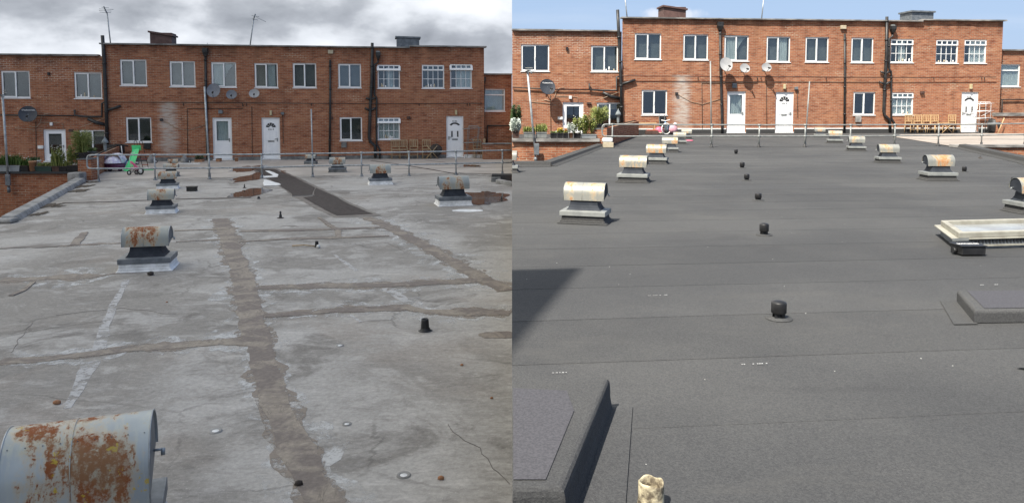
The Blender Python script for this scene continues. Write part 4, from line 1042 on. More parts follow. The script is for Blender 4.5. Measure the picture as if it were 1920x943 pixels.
# low brick wall on the right end of the walkway, and the roof edge there
zw = fL.uv(932, 271, -1.2)[1]; a = fL.uv(906, 285, -1.2)[0]; b_ = fL.uv(959.5, 285, -1.2)[0]
rwall = thing('boundary_wall', 'dark low brick wall at the right end of the walkway under grey cloud', 'wall', M=fL.M)
k = MB(); k.box(a, b_, -1.2, -.98, .0, zw); k.build('wall', bml, rwall)
k = MB(); k.box(a-.03, b_, -1.24, -.94, zw+.003, zw+.06); k.build('coping', M['coping'], rwall)
e0 = G(921, 342, ZL); e1 = G(959.8, 342, ZL)
edge = thing('roof_edge', 'raised dark roof edge at the right end of the old roof', 'kerb', (e0.x, e0.y, ZL))
k = MB(); k.box(0, -e0.x-.005, .35, .8, 0, .22); k.build('coping', M['feltk'], edge, bevel=.03)
k = MB(); k.add([(.15, -.35, 0), (-e0.x-.005, -1.2, 0), (-e0.x-.005, -.85, 0), (.25, .0, 0), (.15, -.35, .12), (-e0.x-.005, -1.2, .12), (-e0.x-.005, -.85, .12), (.25, .0, .12)], [(0,3,2,1),(4,5,6,7),(0,1,5,4),(1,2,6,5),(2,3,7,6),(3,0,4,7)]); k.build('kerb_length', M['conc'], edge, bevel=.02)
k = MB(); k.box(0, .3, .1, .35, 0, .14); k.build('outlet', M['asph'], edge)

# --- vents of the old roof
gV = 'barrel vents on the old grey roof'
make_vent('roof_vent', 'huge rust-streaked barrel vent in the bottom left corner', gV, 'L', 150, 1240, 0, 20, barrel=M['barrel_big'], L=.70, P=Vector((-2.185, 3.83, ZL)), fat=1.3)
make_vent('roof_vent', 'rusty barrel vent on white base, second from the front on the old grey roof', gV, 'L', 279, 510, 88, 13)
make_vent('roof_vent', 'small-spotted barrel vent on white base, third from the front on the old roof', gV, 'L', 304, 401, 49, 16)
make_vent('roof_vent', 'barrel vent with a rust band, left row, just inside the old roof railing', gV, 'L', 315, 355, 36, 18)
make_vent('roof_vent', 'pale barrel vent on the walkway behind the railing, third from the wall side', gV, 'L', 321, 332, 27, 18, base='grey')
make_vent('roof_vent', 'smallest barrel vent against the wall foot, behind the row on the left', gV, 'L', 325, 316, 19, 18, base='grey')
make_vent('roof_vent', 'barrel vent with lichen-stained top on white base beside the brown puddle', gV, 'L', 850, 387, 60, 15)
make_vent('roof_vent', 'barrel vent with orange top on white base right under the railing of the old roof', gV, 'L', 713, 347, 41, 14)
make_vent('roof_vent', 'grey barrel vent on the walkway behind the railing, second from the wall', gV, 'L', 633, 324, 31, 10, base='grey')
make_vent('roof_vent', 'small dark barrel vent nearest the flats wall, by the tall pole', gV, 'L', 583, 308.5, 21, 0, base='grey')

# --- small pipes on the old roof
def cup(px, py, h, w_, label, kind, z, lean=0, name='breather_pipe'):
    c = G(px, py, z); s = mpp(c); H = h*s; r = w_*s/2
    th = thing(name, label, 'breather pipe', c)
    if kind == 'cup':
        k = MB(); k.lathe([(r*1.05, 0), (r*.98, H*.3), (r*.88, H*.85), (r*.80, H), (r*.6, H*.97), (r*.5, H*.85), (.001, H*.84)], n=18); k.build('sleeve', M['blackp'], th)
        k = MB(); k.lathe([(r*1.7, 0.001), (r*1.4, .004), (r*1.2, .014), (r*1.03, .035)], n=24); k.v = [Vector((v.x*(1+.12*noise.noise(v*9)), v.y*(1+.12*noise.noise(v*9+Vector((3, 0, 0)))), v.z)) for v in k.v]; k.build('collar', M['blackp'], th)
    elif kind == 'tall':
        k = MB(); k.lathe([(r, 0), (r*.9, H*.5), (r*.6, H*.55), (r*.7, H*.9), (r*.3, H), (.001, H)], n=12); k.build('sleeve', M['blackp'], th)
        k = MB(); k.lathe([(r*2.4, 0.003), (r*2, .012), (r*1, .02)], n=16); k.build('collar', M['darkst'], th)
    elif kind == 'mush':
        k = MB(); k.lathe([(r*.42, 0), (r*.42, H*.42)], n=14); k.build('stem', M['blackp'], th)
        k = MB(); k.lathe([(.001, H*.30), (r*.95, H*.30), (r, H*.33), (r, H*.86), (r*.93, H*.92), (r*.5, H*.985), (.001, H)], n=24); k.build('cap', M['blackp'], th)
        for q_ in range(4):
            a = math.pi/4+q_*math.pi/2; kk = MB(); kk.box(-.01*1, .01, -.004, .004, 0, H*.32, Matrix.Translation((r*.65*math.cos(a), r*.65*math.sin(a), .0))); kk.build('strut', M['blackp'], th)
        k = MB(); k.lathe([(r*1.75, -0.002), (r*1.70, .003), (r*.5, .005), (r*.45, H*.10)], n=24); k.v = [Vector((v.x*(1+.07*noise.noise(v*9)), v.y*(1+.07*noise.noise(v*9+Vector((3, 0, 0)))), v.z)) for v in k.v]; k.build('felt_collar', M['felt'], th)
    elif kind == 'box':
        k = MB(); k.box(-r, r, 0, r*1.1, 0, H); k.build('body', M['blackp'], th, bevel=.015); k = MB(); k.box(-r*1.06, r*1.06, -r*.06, r*1.16, H+.002, H+.03); k.build('lid', M['blackp'], th, bevel=.01)
    return th
cup(797, 620, 23, 16, 'black plastic breather cup nearest the camera on the old grey roof', 'cup', ZL)
cup(594, 463, 11, 7, 'black breather stub with a white blob at its foot and a stick beside it', 'cup', ZL)
k = MB(); k.lathe([(.001, 0), (.035, .01), (.03, .05), (.001, .06)], n=8); tag(k.build('mortar_lump', M['white'], None, G(597, 465, ZL)), 'white mortar lump at the foot of the black breather stub', 'mortar lump')
cup(526, 409, 13, 5.5, 'thin black breather pipe with round base left of the dark felt patch', 'tall', ZL)
cup(485, 373, 4.5, 4.5, 'tiny black breather stub between the puddle and the felt patch', 'cup', ZL)
cup(458.5, 353, 8, 3, 'thin black pin pipe standing in the puddle edge', 'tall', ZL)
cup(940.5, 376, 8, 4, 'thin black pipe standing in the puddle at the right of the old roof', 'tall', ZL)
o = cup(358, 359, 7, 18, 'low black box lying on the old roof left of the puddle', 'box', ZL, name='junction_box'); o['category'] = 'box'

# --- railings
def railing(label, posts, top, mid, z, end, m, tall=None, thick=.027):
    """posts: (px, base y); top/mid: functions of px giving rows"""
    p0 = G(posts[0][0], posts[0][1], z); th = thing('guard_rail', label, 'railing', (0, 0, 0))
    W = []
    for px, py in posts:
        b_ = G(px, py, z); W.append(b_)
        t_ = at(px, top(px), b_.y)
        k = MB(); k.tube([b_+Vector((0, 0, .0)), Vector((b_.x, b_.y, t_.z))], thick*.95, 10); k.build('post', m, th)
        f = MB(); f.lathe([(.075, 0.003), (.075, .018), (thick*1.5, .022), (thick*1.5, .09), (thick*1.25, .10)], (b_.x, b_.y, b_.z), 12); f.build('foot', M['pipe'] if z > 5 else M['galvd'], th)
        for row in (top(px), mid(px)):
            q_ = at(px, row, b_.y); c = MB(); c.tube([Vector((b_.x-.05, b_.y, q_.z)), Vector((b_.x+.05, b_.y, q_.z))], thick*1.45, 10); c.build('coupling', m, th)
    def Yat(px):
        pts = [(p[0], w_.y) for p, w_ in zip(posts, W)]
        for i in range(len(pts)-1):
            if px <= pts[i+1][0] or i == len(pts)-2:
                f = (px-pts[i][0])/(pts[i+1][0]-pts[i][0]); return pts[i][1]+(pts[i+1][1]-pts[i][1])*f
    return th, Yat
postsL = [(185, 341), (291, 338), (393, 336), (491, 333.5), (586, 332), (678, 331), (767, 330), (855, 328), (942, 326.5)]
def lin(tab):
    def f(x):
        for i in range(len(tab)-1):
            if x <= tab[i+1][0] or i == len(tab)-2:
                k = (x-tab[i][0])/(tab[i+1][0]-tab[i][0]); return tab[i][1]+(tab[i+1][1]-tab[i][1])*k
    return f
topL = lin([(165, 291), (300, 290.5), (480, 290), (600, 288), (767, 285.5), (855, 284), (960, 282)]); midL = lin([(165, 316.5), (480, 315), (600, 311), (767, 309), (855, 307), (960, 305)])
rl, YL = railing('galvanised tube railing with rounded end across the old grey roof', postsL, topL, midL, ZL, None, M['galv'])
def rail_path(xs, fn, Y): return [at(x, fn(x), Y(x)) for x in xs]
loop = []
for i in range(13):
    a = math.pi/2+math.pi*i/12; x = 173+9*math.cos(a) if True else 0
    yc = (topL(173)+midL(173))/2; ry = (midL(173)-topL(173))/2
    e_ = lambda v: math.copysign(abs(v)**.55, v)
    loop.append(at(173+10*e_(math.cos(a)), yc-ry*e_(math.sin(a)), YL(173)))
k = MB(); k.tube(rail_path([959.8, 942, 855, 767, 678, 586, 491, 393, 291, 185], topL, YL)+loop+rail_path([185, 291, 393, 491, 586, 678, 767, 855, 942, 959.8], midL, YL), .026, 10); k.build('rail', M['galv'], rl)

def pole(p0, p1, z, label, r=.03, tip=None, m=None, Y=None):
    a = G(*p0, z); 
    if Y: a = at(*p0, Y)
    b_ = at(*p1, a.y); th = thing('tall_pole', label, 'pole', a)
    k = MB(); k.tube([(0, 0, 0), b_-a], r, 10); k.build('shaft', m or M['galv'], th)
    k = MB(); k.tube([(b_-a)*.0+Vector((0, 0, .02)), (b_-a)*.06], r*1.5, 10); k.build('socket', M['galvd'], th)
    return th, a, b_
pole((393, 335), (383.5, 163), ZL, 'tall leaning grey pole rising from the railing beside the black downpipe')
pole((586.5, 331), (583.5, 205), ZL, 'tall straight grey pole standing on the railing near the middle of the old roof', r=.022)
def aerial_pole(p0, p1, Y, label, s_el):
    th, a, b_ = pole(p0, p1, 0, label, Y=Y, r=.035); th['category'] = 'aerial'; th.name = 'tv_aerial'; s = mpp(b_); B = b_-a
    k = MB(); k.box(-.06, .10, -.09, -.03, .25, .62); k.build('junction_box', M['galvd'], th, bevel=.01)
    k = MB(); k.tube([B+Vector((-3*s, 0, -1*s)), B+Vector((4*s, -.3, 2*s)), B+Vector((7*s, -.5, -5*s))], .025, 6); k.build('boom', M['galvd'], th)
    for dx_, dy_ in s_el:
        k = MB(); k.tube([B+Vector((dx_*s-6*s, 0, dy_*s)), B+Vector((dx_*s+8*s, -.2, dy_*s-.3*s))], .012, 5); k.build('element', M['galvl'], th)
aerial_pole((17, 362), (4.5, 178), yt-.15, 'aerial pole fixed to the brick terrace wall at the far left edge', ((8, 8), (8, 4), (2, 0), (3, -4)))

# ------------------------------------------------------------------ foliage and planters
def leaves(mb, c, rx, ry, rz_, n, sz, up_=.3, droop=0, blade=False):
    for i in range(n):
        a = random.uniform(0, 6.283); k = random.random()**.45; zz = random.uniform(-1, 1); q_ = math.sqrt(max(0, 1-zz*zz*.8))
        p = Vector((c[0]+rx*k*q_*math.cos(a), c[1]+ry*k*q_*math.sin(a), c[2]+rz_*zz*k))
        d = Vector((math.cos(a), math.sin(a), random.uniform(-.4, 1.2))).normalized(); s = sz*random.uniform(.6, 1.3)
        w_ = d.orthogonal().normalized()*s*(.10 if blade else .34); n_ = d*s
        mb.face([p, p+n_*.4-w_, p+n_, p+n_*.4+w_]) if not blade else mb.face([p-w_, p+n_, p+w_])
def blades(mb, c, rx, ry, h, n, wd=.015, lean=.4):
    for i in range(n):
        x = c[0]+random.uniform(-rx, rx); y = c[1]+random.uniform(-ry, ry); hh = h*random.uniform(.5, 1.1); a = random.uniform(0, 6.28)
        dx_, dy_ = math.cos(a)*hh*lean*random.random(), math.sin(a)*hh*lean*random.random(); z0_ = c[2]
        P0 = Vector((x, y, z0_)); P1 = Vector((x+dx_*.35, y+dy_*.35, z0_+hh*.6)); P2 = Vector((x+dx_, y+dy_, z0_+hh*.95)); w_ = Vector((math.sin(a), -math.cos(a), 0))*wd
        mb.face([P0-w_, P0+w_, P1+w_*.8, P1-w_*.8]); mb.face([P1-w_*.8, P1+w_*.8, P2])
def planter(px0, px1, py0, py1, Y, label, m, plant=None, pm='leaf1', ph=0, spread=1, n=220, flowers=None, kind='trough', name='plant_trough', cat='planter', dz=0, dep=.30, pname='foliage'):
    a = at(px0, py1, Y); b_ = at(px1, py0, Y); w_ = b_.x-a.x; h = b_.z-a.z
    th = thing(name, label, cat, (a.x+w_/2, Y, a.z+dz))
    k = MB()
    if kind == 'trough': k.frustum((w_*.46, dep*.42), (w_*.5, dep*.5), 0, h); k.box(-w_*.51, w_*.51, -dep*.53, -dep*.49, h*.86, h*1.0)
    else: k.lathe([(.001, 0), (w_*.36, 0), (w_*.47, h*.85), (w_*.5, h*.86), (w_*.5, h), (w_*.44, h), (w_*.43, h*.9), (.001, h*.9)], n=18)
    k.build('pot', m, th)
    if kind == 'trough': so = MB(); so.box(-w_*.47, w_*.47, -dep*.45, dep*.45, h+.001, h+.02); so.build('soil', M['soil'], th)
    if plant:
        s = mpp(a); H = ph*s; f = MB()
        if plant == 'bush': leaves(f, (0, 0, h+H*.45), w_*.52*spread, dep*.6*spread, H*.52, n*3, .055)
        if plant == 'grass': blades(f, (0, 0, h), w_*.45*spread, dep*.4, H, n); leaves(f, (0, 0, h+H*.3), w_*.5*spread, dep*.5, H*.35, n, .05)
        if plant == 'bamboo': blades(f, (0, 0, h), w_*.35, dep*.35, H, n//3, .012, .6); leaves(f, (0, 0, h+H*.55), w_*.6*spread, dep*.6*spread, H*.45, n*2, .10, blade=True)
        f.build(pname, M[pm], th)
        if flowers:
            fl, fmk = flowers; g = MB()
            for i in range(fl):
                c = Vector((random.uniform(-w_*.48, w_*.48)*spread, random.uniform(-dep*.5, dep*.2), h+H*random.uniform(.45, 1.05))); r = random.uniform(.018, .035)
                g.lathe([(.001, 0), (r, .004), (.001, .016)], c, 6, None)
            g.build('flowers', M[fmk], th)
    return th
yp = yt+.12
random.seed(21)
planter(-20, 42, 310, 321, yp, 'long grey trough of feathery greenery at the left end of the old terrace wall', M['trough'], 'grass', 'leaf1', 22, 1, 420, (16, 'flw'))
planter(43, 57, 311, 321, yp, 'small black trough right of the long grey trough', M['blackp'], 'grass', 'leaf1', 16, 1.3, 120, (5, 'flw'))
planter(55, 68, 302, 321, yp-.1, 'worn tan pot on the terrace wall beside the white trough', M['terra'], None, kind='pot', name='plant_pot')
planter(52, 76, 301, 310, yp+.25, 'white rounded planter peeping out behind the tan pot', M['white'], 'grass', 'leaf3', 8, .9, 60, kind='pot', name='plant_pot', dep=.4)
planter(70, 101, 312, 321.5, yp, 'dark green trough below the glazed door on the terrace wall', M['greentrough'], 'grass', 'leaf2', 8, 1, 120)
planter(102, 115, 312, 321.5, yp, 'dark purple trough of tall daisies below the glazed door', M['brownbox'], 'grass', 'leaf2', 38, 1.8, 110, (34, 'flw'))
planter(115, 129, 312, 321, yp, 'small black trough with white labels on the terrace wall', M['blackp'], 'grass', 'leaf2', 14, 1, 60, (10, 'flw'))
planter(129, 150, 311, 321, yp, 'black trough under the yellow-green bush on the terrace wall', M['blackp'], 'bush', 'leaf2', 40, 1.0, 380, (6, 'flw'))
planter(147, 163, 287, 300, yp+.10, 'square dark pot of tall bamboo on the brick pier', M['blackp'], 'bamboo', 'leaf2', 44, 1.7, 520, dep=.35)
planter(165, 179, 284, 291, yp+.6, 'round grey pot with a clipped plant beside the bamboo', M['galvd'], 'bush', 'leaf1', 7, .9, 90, kind='pot', name='plant_pot')
# folded umbrella
def umbrella(px0, px1, py0, py1, Y, label):
    a = at((px0+px1)/2, py1, Y); b_ = at((px0+px1)/2, py0, Y); s = mpp(a); r = (px1-px0)*s/2; H = b_.z-a.z
    th = thing('folded_umbrella', label, 'umbrella', a)
    k = MB(); k.lathe([(r*.35, H*.05), (r*.45, H*.3), (r*.42, H*.55), (r*.95, H*.60), (r*.8, H*.72), (r*.35, H*.88), (.01, H)], n=14)
    k.v = [Vector((v.x*(1+.18*math.sin(7*math.atan2(v.y, v.x))), v.y*(1+.18*math.sin(7*math.atan2(v.y, v.x))), v.z)) for v in k.v]; k.build('canopy', M['umbrella'], th)
    k = MB(); k.tube([(0, 0, -.6), (0, 0, H*1.02)], .02, 8); k.build('pole', M['galvd'], th)
umbrella(191, 204, 257, 284, yt+4.5, 'folded grey umbrella in front of the patio window under grey cloud')
k = MB(); p = fL.uv(215, 279, -.4); q_ = fL.M @ Vector((p[0], -.4, p[1])); k.box(-.35, .35, -.2, .2, -.2, .18)
tag(k.build('storage_box', M['blackp'], None, q_, bevel=.02), 'black storage box at the foot of the wall behind the sloping brown wall', 'box')

# ------------------------------------------------------------------ toys on the old walkway
def wheel(parent, c, r, wd, axis='y', rimm=None):
    Mx = Matrix.Translation(c) @ (Matrix.Rotation(math.pi/2, 4, 'X') if axis == 'y' else Matrix.Rotation(math.pi/2, 4, 'Y'))
    k = MB(); k.lathe([(r*.62, -wd/2), (r*.95, -wd/2), (r, -wd*.2), (r, wd*.2), (r*.95, wd/2), (r*.62, wd/2), (r*.62, -wd/2)], n=18, M=Mx); o = k.build('wheel', M['blackp'], parent)
    k = MB(); k.lathe([(.001, -wd*.4), (r*.61, -wd*.3), (r*.61, wd*.3), (.001, wd*.4)], n=14, M=Mx); k.build('hub', rimm or M['white'], o)
c = G(252, 321, ZL); s = mpp(c)
sl = thing('toy_slide', 'bright green toy slide with a black ladder frame on the old walkway', 'slide', c)
k = MB(); W2 = .24
path = [(-.10, .42, 1.08), (-.08, .35, 1.05), (-.09, .15, .75), (-.16, -.05, .42), (-.30, -.25, .10), (-.38, -.40, .03)]
def chute(u, v):
    i = min(int(u*5), 4); f = u*5-i; p = Vector(path[i]).lerp(Vector(path[i+1]), f)
    x = (v-.5)*2; return (p.x+.08+x*W2, p.y-x*.05, p.z+.10*(abs(x) > .8))
k.grid(chute, 20, 10); k.build('chute', M['green_toy'], sl)
k = MB(); k.face([(-.28, .36, .98), (.30, .36, .98), (.30, .30, 1.22), (-.28, .30, 1.22)]); k.build('platform', M['green_toy'], sl)
for sx in (-.15, .20):
    k = MB(); k.tube([(sx, .42, 1.0), (sx, .40, 1.38), (sx+.04, .44, 1.45), (sx+.10, .52, 1.40), (sx+.35, .75, .05)], .018, 8); k.build('ladder_frame', M['blackp'], sl)
for i, z_ in enumerate((.25, .52, .80)):
    k = MB(); k.box(.05+.06*(2-i), .45+.05*(2-i), .58+.05*(2-i), .66+.05*(2-i), z_, z_+.03); k.build('step', M['red_toy'], sl)
k = MB(); k.box(.05, .95, .5, .56, .02, .05); k.build('base_bar', M['green_toy'], sl); sl.scale = (.60, .60, .80)
c = G(254, 328, ZL)
tr = thing('tricycle', 'pink tricycle with white wheels in front of the green slide', 'tricycle', c); tr.scale = (.72, .72, .8)
wheel(tr, (.26, 0, .17), .17, .05); wheel(tr, (-.24, -.14, .11), .11, .06); wheel(tr, (-.02, .16, .11), .11, .06)
k = MB(); k.tube([(.26, 0, .17), (.20, 0, .42), (.16, 0, .62)], .015, 7); k.tube([(.22, 0, .34), (-.05, 0, .24), (-.14, 0, .14)], .02, 7); k.tube([(-.24, -.14, .11), (-.02, .16, .11)], .012, 6); k.build('frame', M['galvl'], tr)
k = MB(); k.tube([(.16, -.14, .62), (.16, .14, .62)], .016, 7); k.build('handlebar', M['blackp'], tr)
k = MB(); k.grid(lambda u, v: (-.20+.36*v, -.13+.26*u, .62-.32*v**1.3+.07*math.sin(math.pi*u)-.06), 6, 8); k.grid(lambda u, v: (-.20+.36*v, -.13+.26*u, .55-.32*v**1.3), 6, 8); k.box(-.22, .12, -.13, .13, .25, .34); k.build('seat', M['pink_toy'], tr)
k = MB(); k.tube([(-.15, 0, .2), (-.30, .05, .75), (-.22, .1, .98), (-.05, .1, 1.0)], .014, 6); k.build('push_handle', M['white'], tr)
c = G(214, 321, ZL)
pc = thing('toy_pram', 'purple toy pram with a lilac hood near the railing end', 'toy', c)
k = MB(); k.lathe([(.30, .10), (.42, .16), (.44, .26), (.36, .34), (.001, .35)], n=18, M=Matrix.Diagonal((1, .6, 1, 1))); k.build('basket', M['purple_toy'], pc)
k = MB(); k.grid(lambda u, v: (.05+.36*math.cos(math.pi*v), -.22+.44*u, .32+.36*math.sin(math.pi*v)), 4, 14); k.lathe([(.36, 0), (.30, .1), (.15, .22), (.001, .25)], (.05, -.1, .32), 14); k.build('hood', M['lilac'], pc)
for x_ in (-.36, -.05, .33): wheel(pc, (x_, -.2, .08), .08, .05, rimm=M['purple_toy'])
k = MB(); k.tube([(-.25, 0, .35), (-.42, 0, .5), (-.2, -.1, .56)], .02, 6); k.build('handle', M['blackp'], pc)
k = MB(); k.tube([(.38, .0, .12), (.44, 0, .3), (.5, 0, .42)], .03, 6); k.build('side_bar', M['blue_toy'], pc)
c = G(231, 309, ZL)
sc_ = thing('toy_scooter', 'small black and white scooter propped behind the green slide', 'scooter', c)
k = MB(); k.tube([(0, 0, .1), (-.05, 0, .8)], .02, 7); k.build('stem', M['white'], sc_)
k = MB(); k.tube([(-.30, 0, .86), (.0, 0, .84), (.22, .05, .78)], .03, 7); k.build('handlebar', M['blackp'], sc_)
wheel(sc_, (0, 0, .1), .1, .04); k = MB(); k.box(0, .6, -.06, .06, .08, .12); k.build('footboard', M['white'], sc_); wheel(sc_, (.6, 0, .08), .08, .04)
# plant pots by the doors
def wallpot(fc, px0, px1, py0, py1, label, m, pm=None, ph=8, off=-.7, n=80, kind='pot', fl=None):
    p = fc.uv((px0+px1)/2, py1, off); Y = (fc.M @ Vector((p[0], off, 0))).y
    return planter(px0, px1, py0, py1, Y, label, m, 'bush' if pm else None, pm or 'leaf1', ph, 1, n, fl, kind=kind, name='plant_pot')
wallpot(fL, 367, 381, 299, 307, 'terracotta trough with a small green plant left of the half-glazed door', M['terra'], 'leaf3', 8, kind='trough')
wallpot(fL, 440, 447, 296, 304, 'terracotta pot right of the half-glazed door under grey cloud', M['terra'])
wallpot(fL, 407, 414, 298, 303, 'small brown pot in front of the half-glazed door', M['terra'], kind='trough')
for px, lb in ((346, 'small pedal toy standing at the wall foot left of the terracotta trough'), (283, 'grey stone toy animal at the wall foot behind the slide')):
    c = G(px, 306, ZL); th = thing('small_toy', lb, 'toy', c); k = MB(); k.lathe([(.12, 0), (.18, .08), (.10, .25), (.05, .32), (.001, .34)], n=10); k.build('body', M['conc'], th); wheel(th, (.22, 0, .07), .07, .04)
k = MB(); c = G(355, 308, ZL); k.box(-.45, .45, -.05, .05, 0, .05); tag(k.build('plank', M['white'], None, c), 'white plank lying on the walkway in front of the terracotta trough', 'plank')

# ------------------------------------------------------------------ chairs
def make_chair(label, group, c, rz, m, h=.90, w_=.40):
    th = thing('folding_chair', label, 'chair', c, rz, group)
    k = MB(); b_ = .19
    k.box(-w_/2, -w_/2+.035, b_, b_+.03, .46, h); k.box(w_/2-.035, w_/2, b_, b_+.03, .46, h); k.box(-w_/2+.035, w_/2-.035, b_+.002, b_+.028, h-.05, h-.005); k.box(-w_/2+.035, w_/2-.035, b_+.002, b_+.028, .56, .60)
    k.build('backrest', m, th)
    for i in range(3):
        x_ = -w_/2+.035+(w_-.07)*(i+1)/4; k = MB(); k.box(x_-.018, x_+.018, b_+.005, b_+.02, .60, h-.05); k.build('slat', m, th)
    k = MB()
    for i in range(5): k.box(-w_/2, w_/2, -.20+i*.08, -.135+i*.08, .44, .46)
    k.box(-w_/2+.01, -w_/2+.03, -.2, .2, .41, .44); k.box(w_/2-.03, w_/2-.01, -.2, .2, .41, .44); k.build('seat', m, th)
    for sx in (-1, 1):
        for a, b2 in (((sx*(w_/2-.015), -.2, 0), (sx*(w_/2-.015), -.17, .44)), ((sx*(w_/2-.015), .24, 0), (sx*(w_/2-.015), .2, .46))):
            k = MB(); k.tube([a, b2], .018, 4); k.build('leg', m, th)
    k = MB(); k.box(-w_/2+.02, w_/2-.02, -.195, -.18, .18, .20); k.build('stretcher', m, th)
    return th
def chair_row(fc, specs, m, group):
    for px, py, lb in specs:
        p = fc.uv(px, py, -.35); w = fc.M @ Vector((p[0], -.35, 0)); w.z = fc.z
        if not hasattr(chair_row, 'k'+group): 
            o = make_chair(lb, group, w, math.atan2(fc.e.y, fc.e.x), m); setattr(chair_row, 'k'+group, o)
        else:
            o = copy_tree(getattr(chair_row, 'k'+group)); o.location = w; o['label'] = lb
        o.rotation_euler.z = math.atan2(fc.e.y, fc.e.x)+R(random.uniform(-6, 6))
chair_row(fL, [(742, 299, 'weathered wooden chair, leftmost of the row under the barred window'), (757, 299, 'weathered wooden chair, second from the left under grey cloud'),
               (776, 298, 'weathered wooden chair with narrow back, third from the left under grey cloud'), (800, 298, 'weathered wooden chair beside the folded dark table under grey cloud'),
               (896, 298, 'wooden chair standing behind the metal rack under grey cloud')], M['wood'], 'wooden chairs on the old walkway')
def xtable(fc, px, py, r, h, label, m, mt, tilt=0, dark=True):
    p = fc.uv(px, py, -.4); w = fc.M @ Vector((p[0], -.4, 0)); w.z = fc.z
    th = thing('folding_table', label, 'table', w, math.atan2(fc.e.y, fc.e.x))
    for sx in (-1, 1):
        for yy in (-.16, .16): k = MB(); k.tube([(sx*.28, yy, 0), (-sx*.24, yy, h-.03)], .018, 5); k.build('leg', m, th)
    if dark:
        k = MB(); Mx = Matrix.Translation((.18, -.05, h*.62)) @ Matrix.Rotation(R(80), 4, 'X'); k.lathe([(.001, 0), (r, 0), (r, .03), (.001, .03)], n=20, M=Mx); k.build('table_top', mt, th)
    else:
        k = MB(); k.box(-.3, .3, -.2, .2, h-.03, h); k.build('table_top', mt, th)
xtable(fL, 810, 298, .30, .66, 'folded round dark table leaning by the chairs under grey cloud', M['wood'], M['darkst'])
def rack(fc, x0, x1, y0, y1, label, m, tiers, lean=0):
    a, b_, c, d = fc.rect((x0, y0, x1, y1), -.5); w = fc.M @ Vector((a, -.5, 0)); w.z = fc.z; W_ = b_-a; H = d
    th = thing('drying_rack', label, 'rack', w, math.atan2(fc.e.y, fc.e.x))
    for yy in (0, .35):
        k = MB(); k.tube([(yy*.3, yy, 0), (.12*lean+yy*.3, yy, H-.08), (.12*lean+.06, yy, H), (W_-.05+.12*lean*.3, yy, H), (W_+.1*lean*.2, yy, H-.08), (W_-.12*lean, yy, 0)], .013, 7); k.build('side_frame', m, th)
    for i, f in enumerate(tiers):
        k = MB(); z_ = H*f
        for yy in (-.05, .12, .25, .40): k.tube([(-.10, yy, z_), (W_+.12, yy, z_+.04)], .009, 5)
        k.build('shelf', m, th)
    k = MB(); k.tube([(.1, 0, H*.55), (W_*.55, 0, H*.62), (W_, 0, H*.72)], .009, 5); k.tube([(W_*.5, 0, H*.6), (W_*.62, 0, H*.4)], .009, 5); k.build('brace', m, th)
rack(fL, 873, 898, 237, 298, 'tall bare metal drying rack right of the white numbered door under grey cloud', M['galvl'], (.92, .48), 1)
k = MB(); p = fL.uv(908, 280, -.6); w = fL.M @ Vector((p[0], -.6, p[1])); k.box(-.05, .05, -.02, .02, -.6, .5); tag(k.build('plank', M['wood'], None, w), 'upright wooden plank leaning beside the drying rack under grey cloud', 'plank')

# ================================================================== THE NEW ROOF (right)
CUR = after
fR = Facade((1165, 251.5), (1872, 248.9), ZR)
angR = math.atan2(fR.e.y, fR.e.x)
def skR(x, s1): return M['feltk']
PR = dict(word='after', label='two-storey red brick flats in bright sun, across the new black roof', top=(1165, 35), step=1728, stain=(1280, 150, 141), skirt=.20, skirtmat=skR,
    lwlabel='lower sunlit brick wing at the left of the new roof, dark dish on its wall', rwlabel='lower sunlit brick wing at the far right of the photo',
    main=[((1190,63,1240,112),'two',None,0), ((1281,65,1328,113),'two',None,0), ((1358,67,1404,115),'two','tied',0), ((1437,69,1482,117),'two','right',0), ((1510,70,1554,117),'two',None,0), ((1596,71,1638,118),'two',None,0),
          ((1670,74,1713,118),'geo','slip',0), ((1755,75,1797,119),'geo','sill',0), ((1808,75,1850,119),'geo','half',0),
          ((1203,169,1251,216),'two','x',0), ((1600,173,1641,216),'two','x',0), ((1672,174,1713,216),'geo','net',0)],
    doors=[((1363,172,1398,252),'half',None), ((1454,173,1488,253),'fan6','626 8'), ((1802,173,1834,250),'two','8186')],
    bits=[(1470,163,4,9,'lampc'), (1819,163,4,9,'lampc'), (1492,166,6,5,'galvd'), (1376,161,8,9,'galvd'), (1608,224,10,11,'conc'), (1242,223,12,11,'blackp'), (1268,176,5,5,'pipe'), (1580,52,10,7,'beigeblind'), (1728,174,7,5,'brownbox')],
    ch1=(1243,9,1288,36), ch2=(1708,19,1752,46), lwtop=(1160,60), lwx=960.4, lw=[((977,84,1030,134),'two','x'), ((1108,86,1159,135),'two','sill'), ((1119,193,1168,240),'two','topblind')],
    lwdoor=(1055,192,1094,256), lwpipes=None, lwbits=[(1069,183,5,6,'white'), (1104,194,8,4,'brownbox'), (1050,222,9,5,'white'), (1063,92,4,6,'pipe')],
    rwtop=(1900,96), rwx=1990, rw=(1873,121,1913,163))
PR['backshift'] = 2.05; PR['wingshift'] = 7.4*math.tan(angR)*1.02
build_flats(fR, 965, -49, PR)
dish(fR, 1027, 163, 15.2, M['dishd'], 'large dark satellite dish with white lettering on the sunlit left brick wing', text='Technomate', off=-.45, yaw=12)
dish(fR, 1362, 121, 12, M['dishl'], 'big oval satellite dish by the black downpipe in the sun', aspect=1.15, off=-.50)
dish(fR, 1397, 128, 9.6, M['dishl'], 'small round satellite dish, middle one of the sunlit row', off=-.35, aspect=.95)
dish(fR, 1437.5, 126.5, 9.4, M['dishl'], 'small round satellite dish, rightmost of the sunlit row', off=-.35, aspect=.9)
aerial(fR, (1177, 34), (1171, -12), 1.0, 'thin roof mast near the left corner of the sunlit flats')
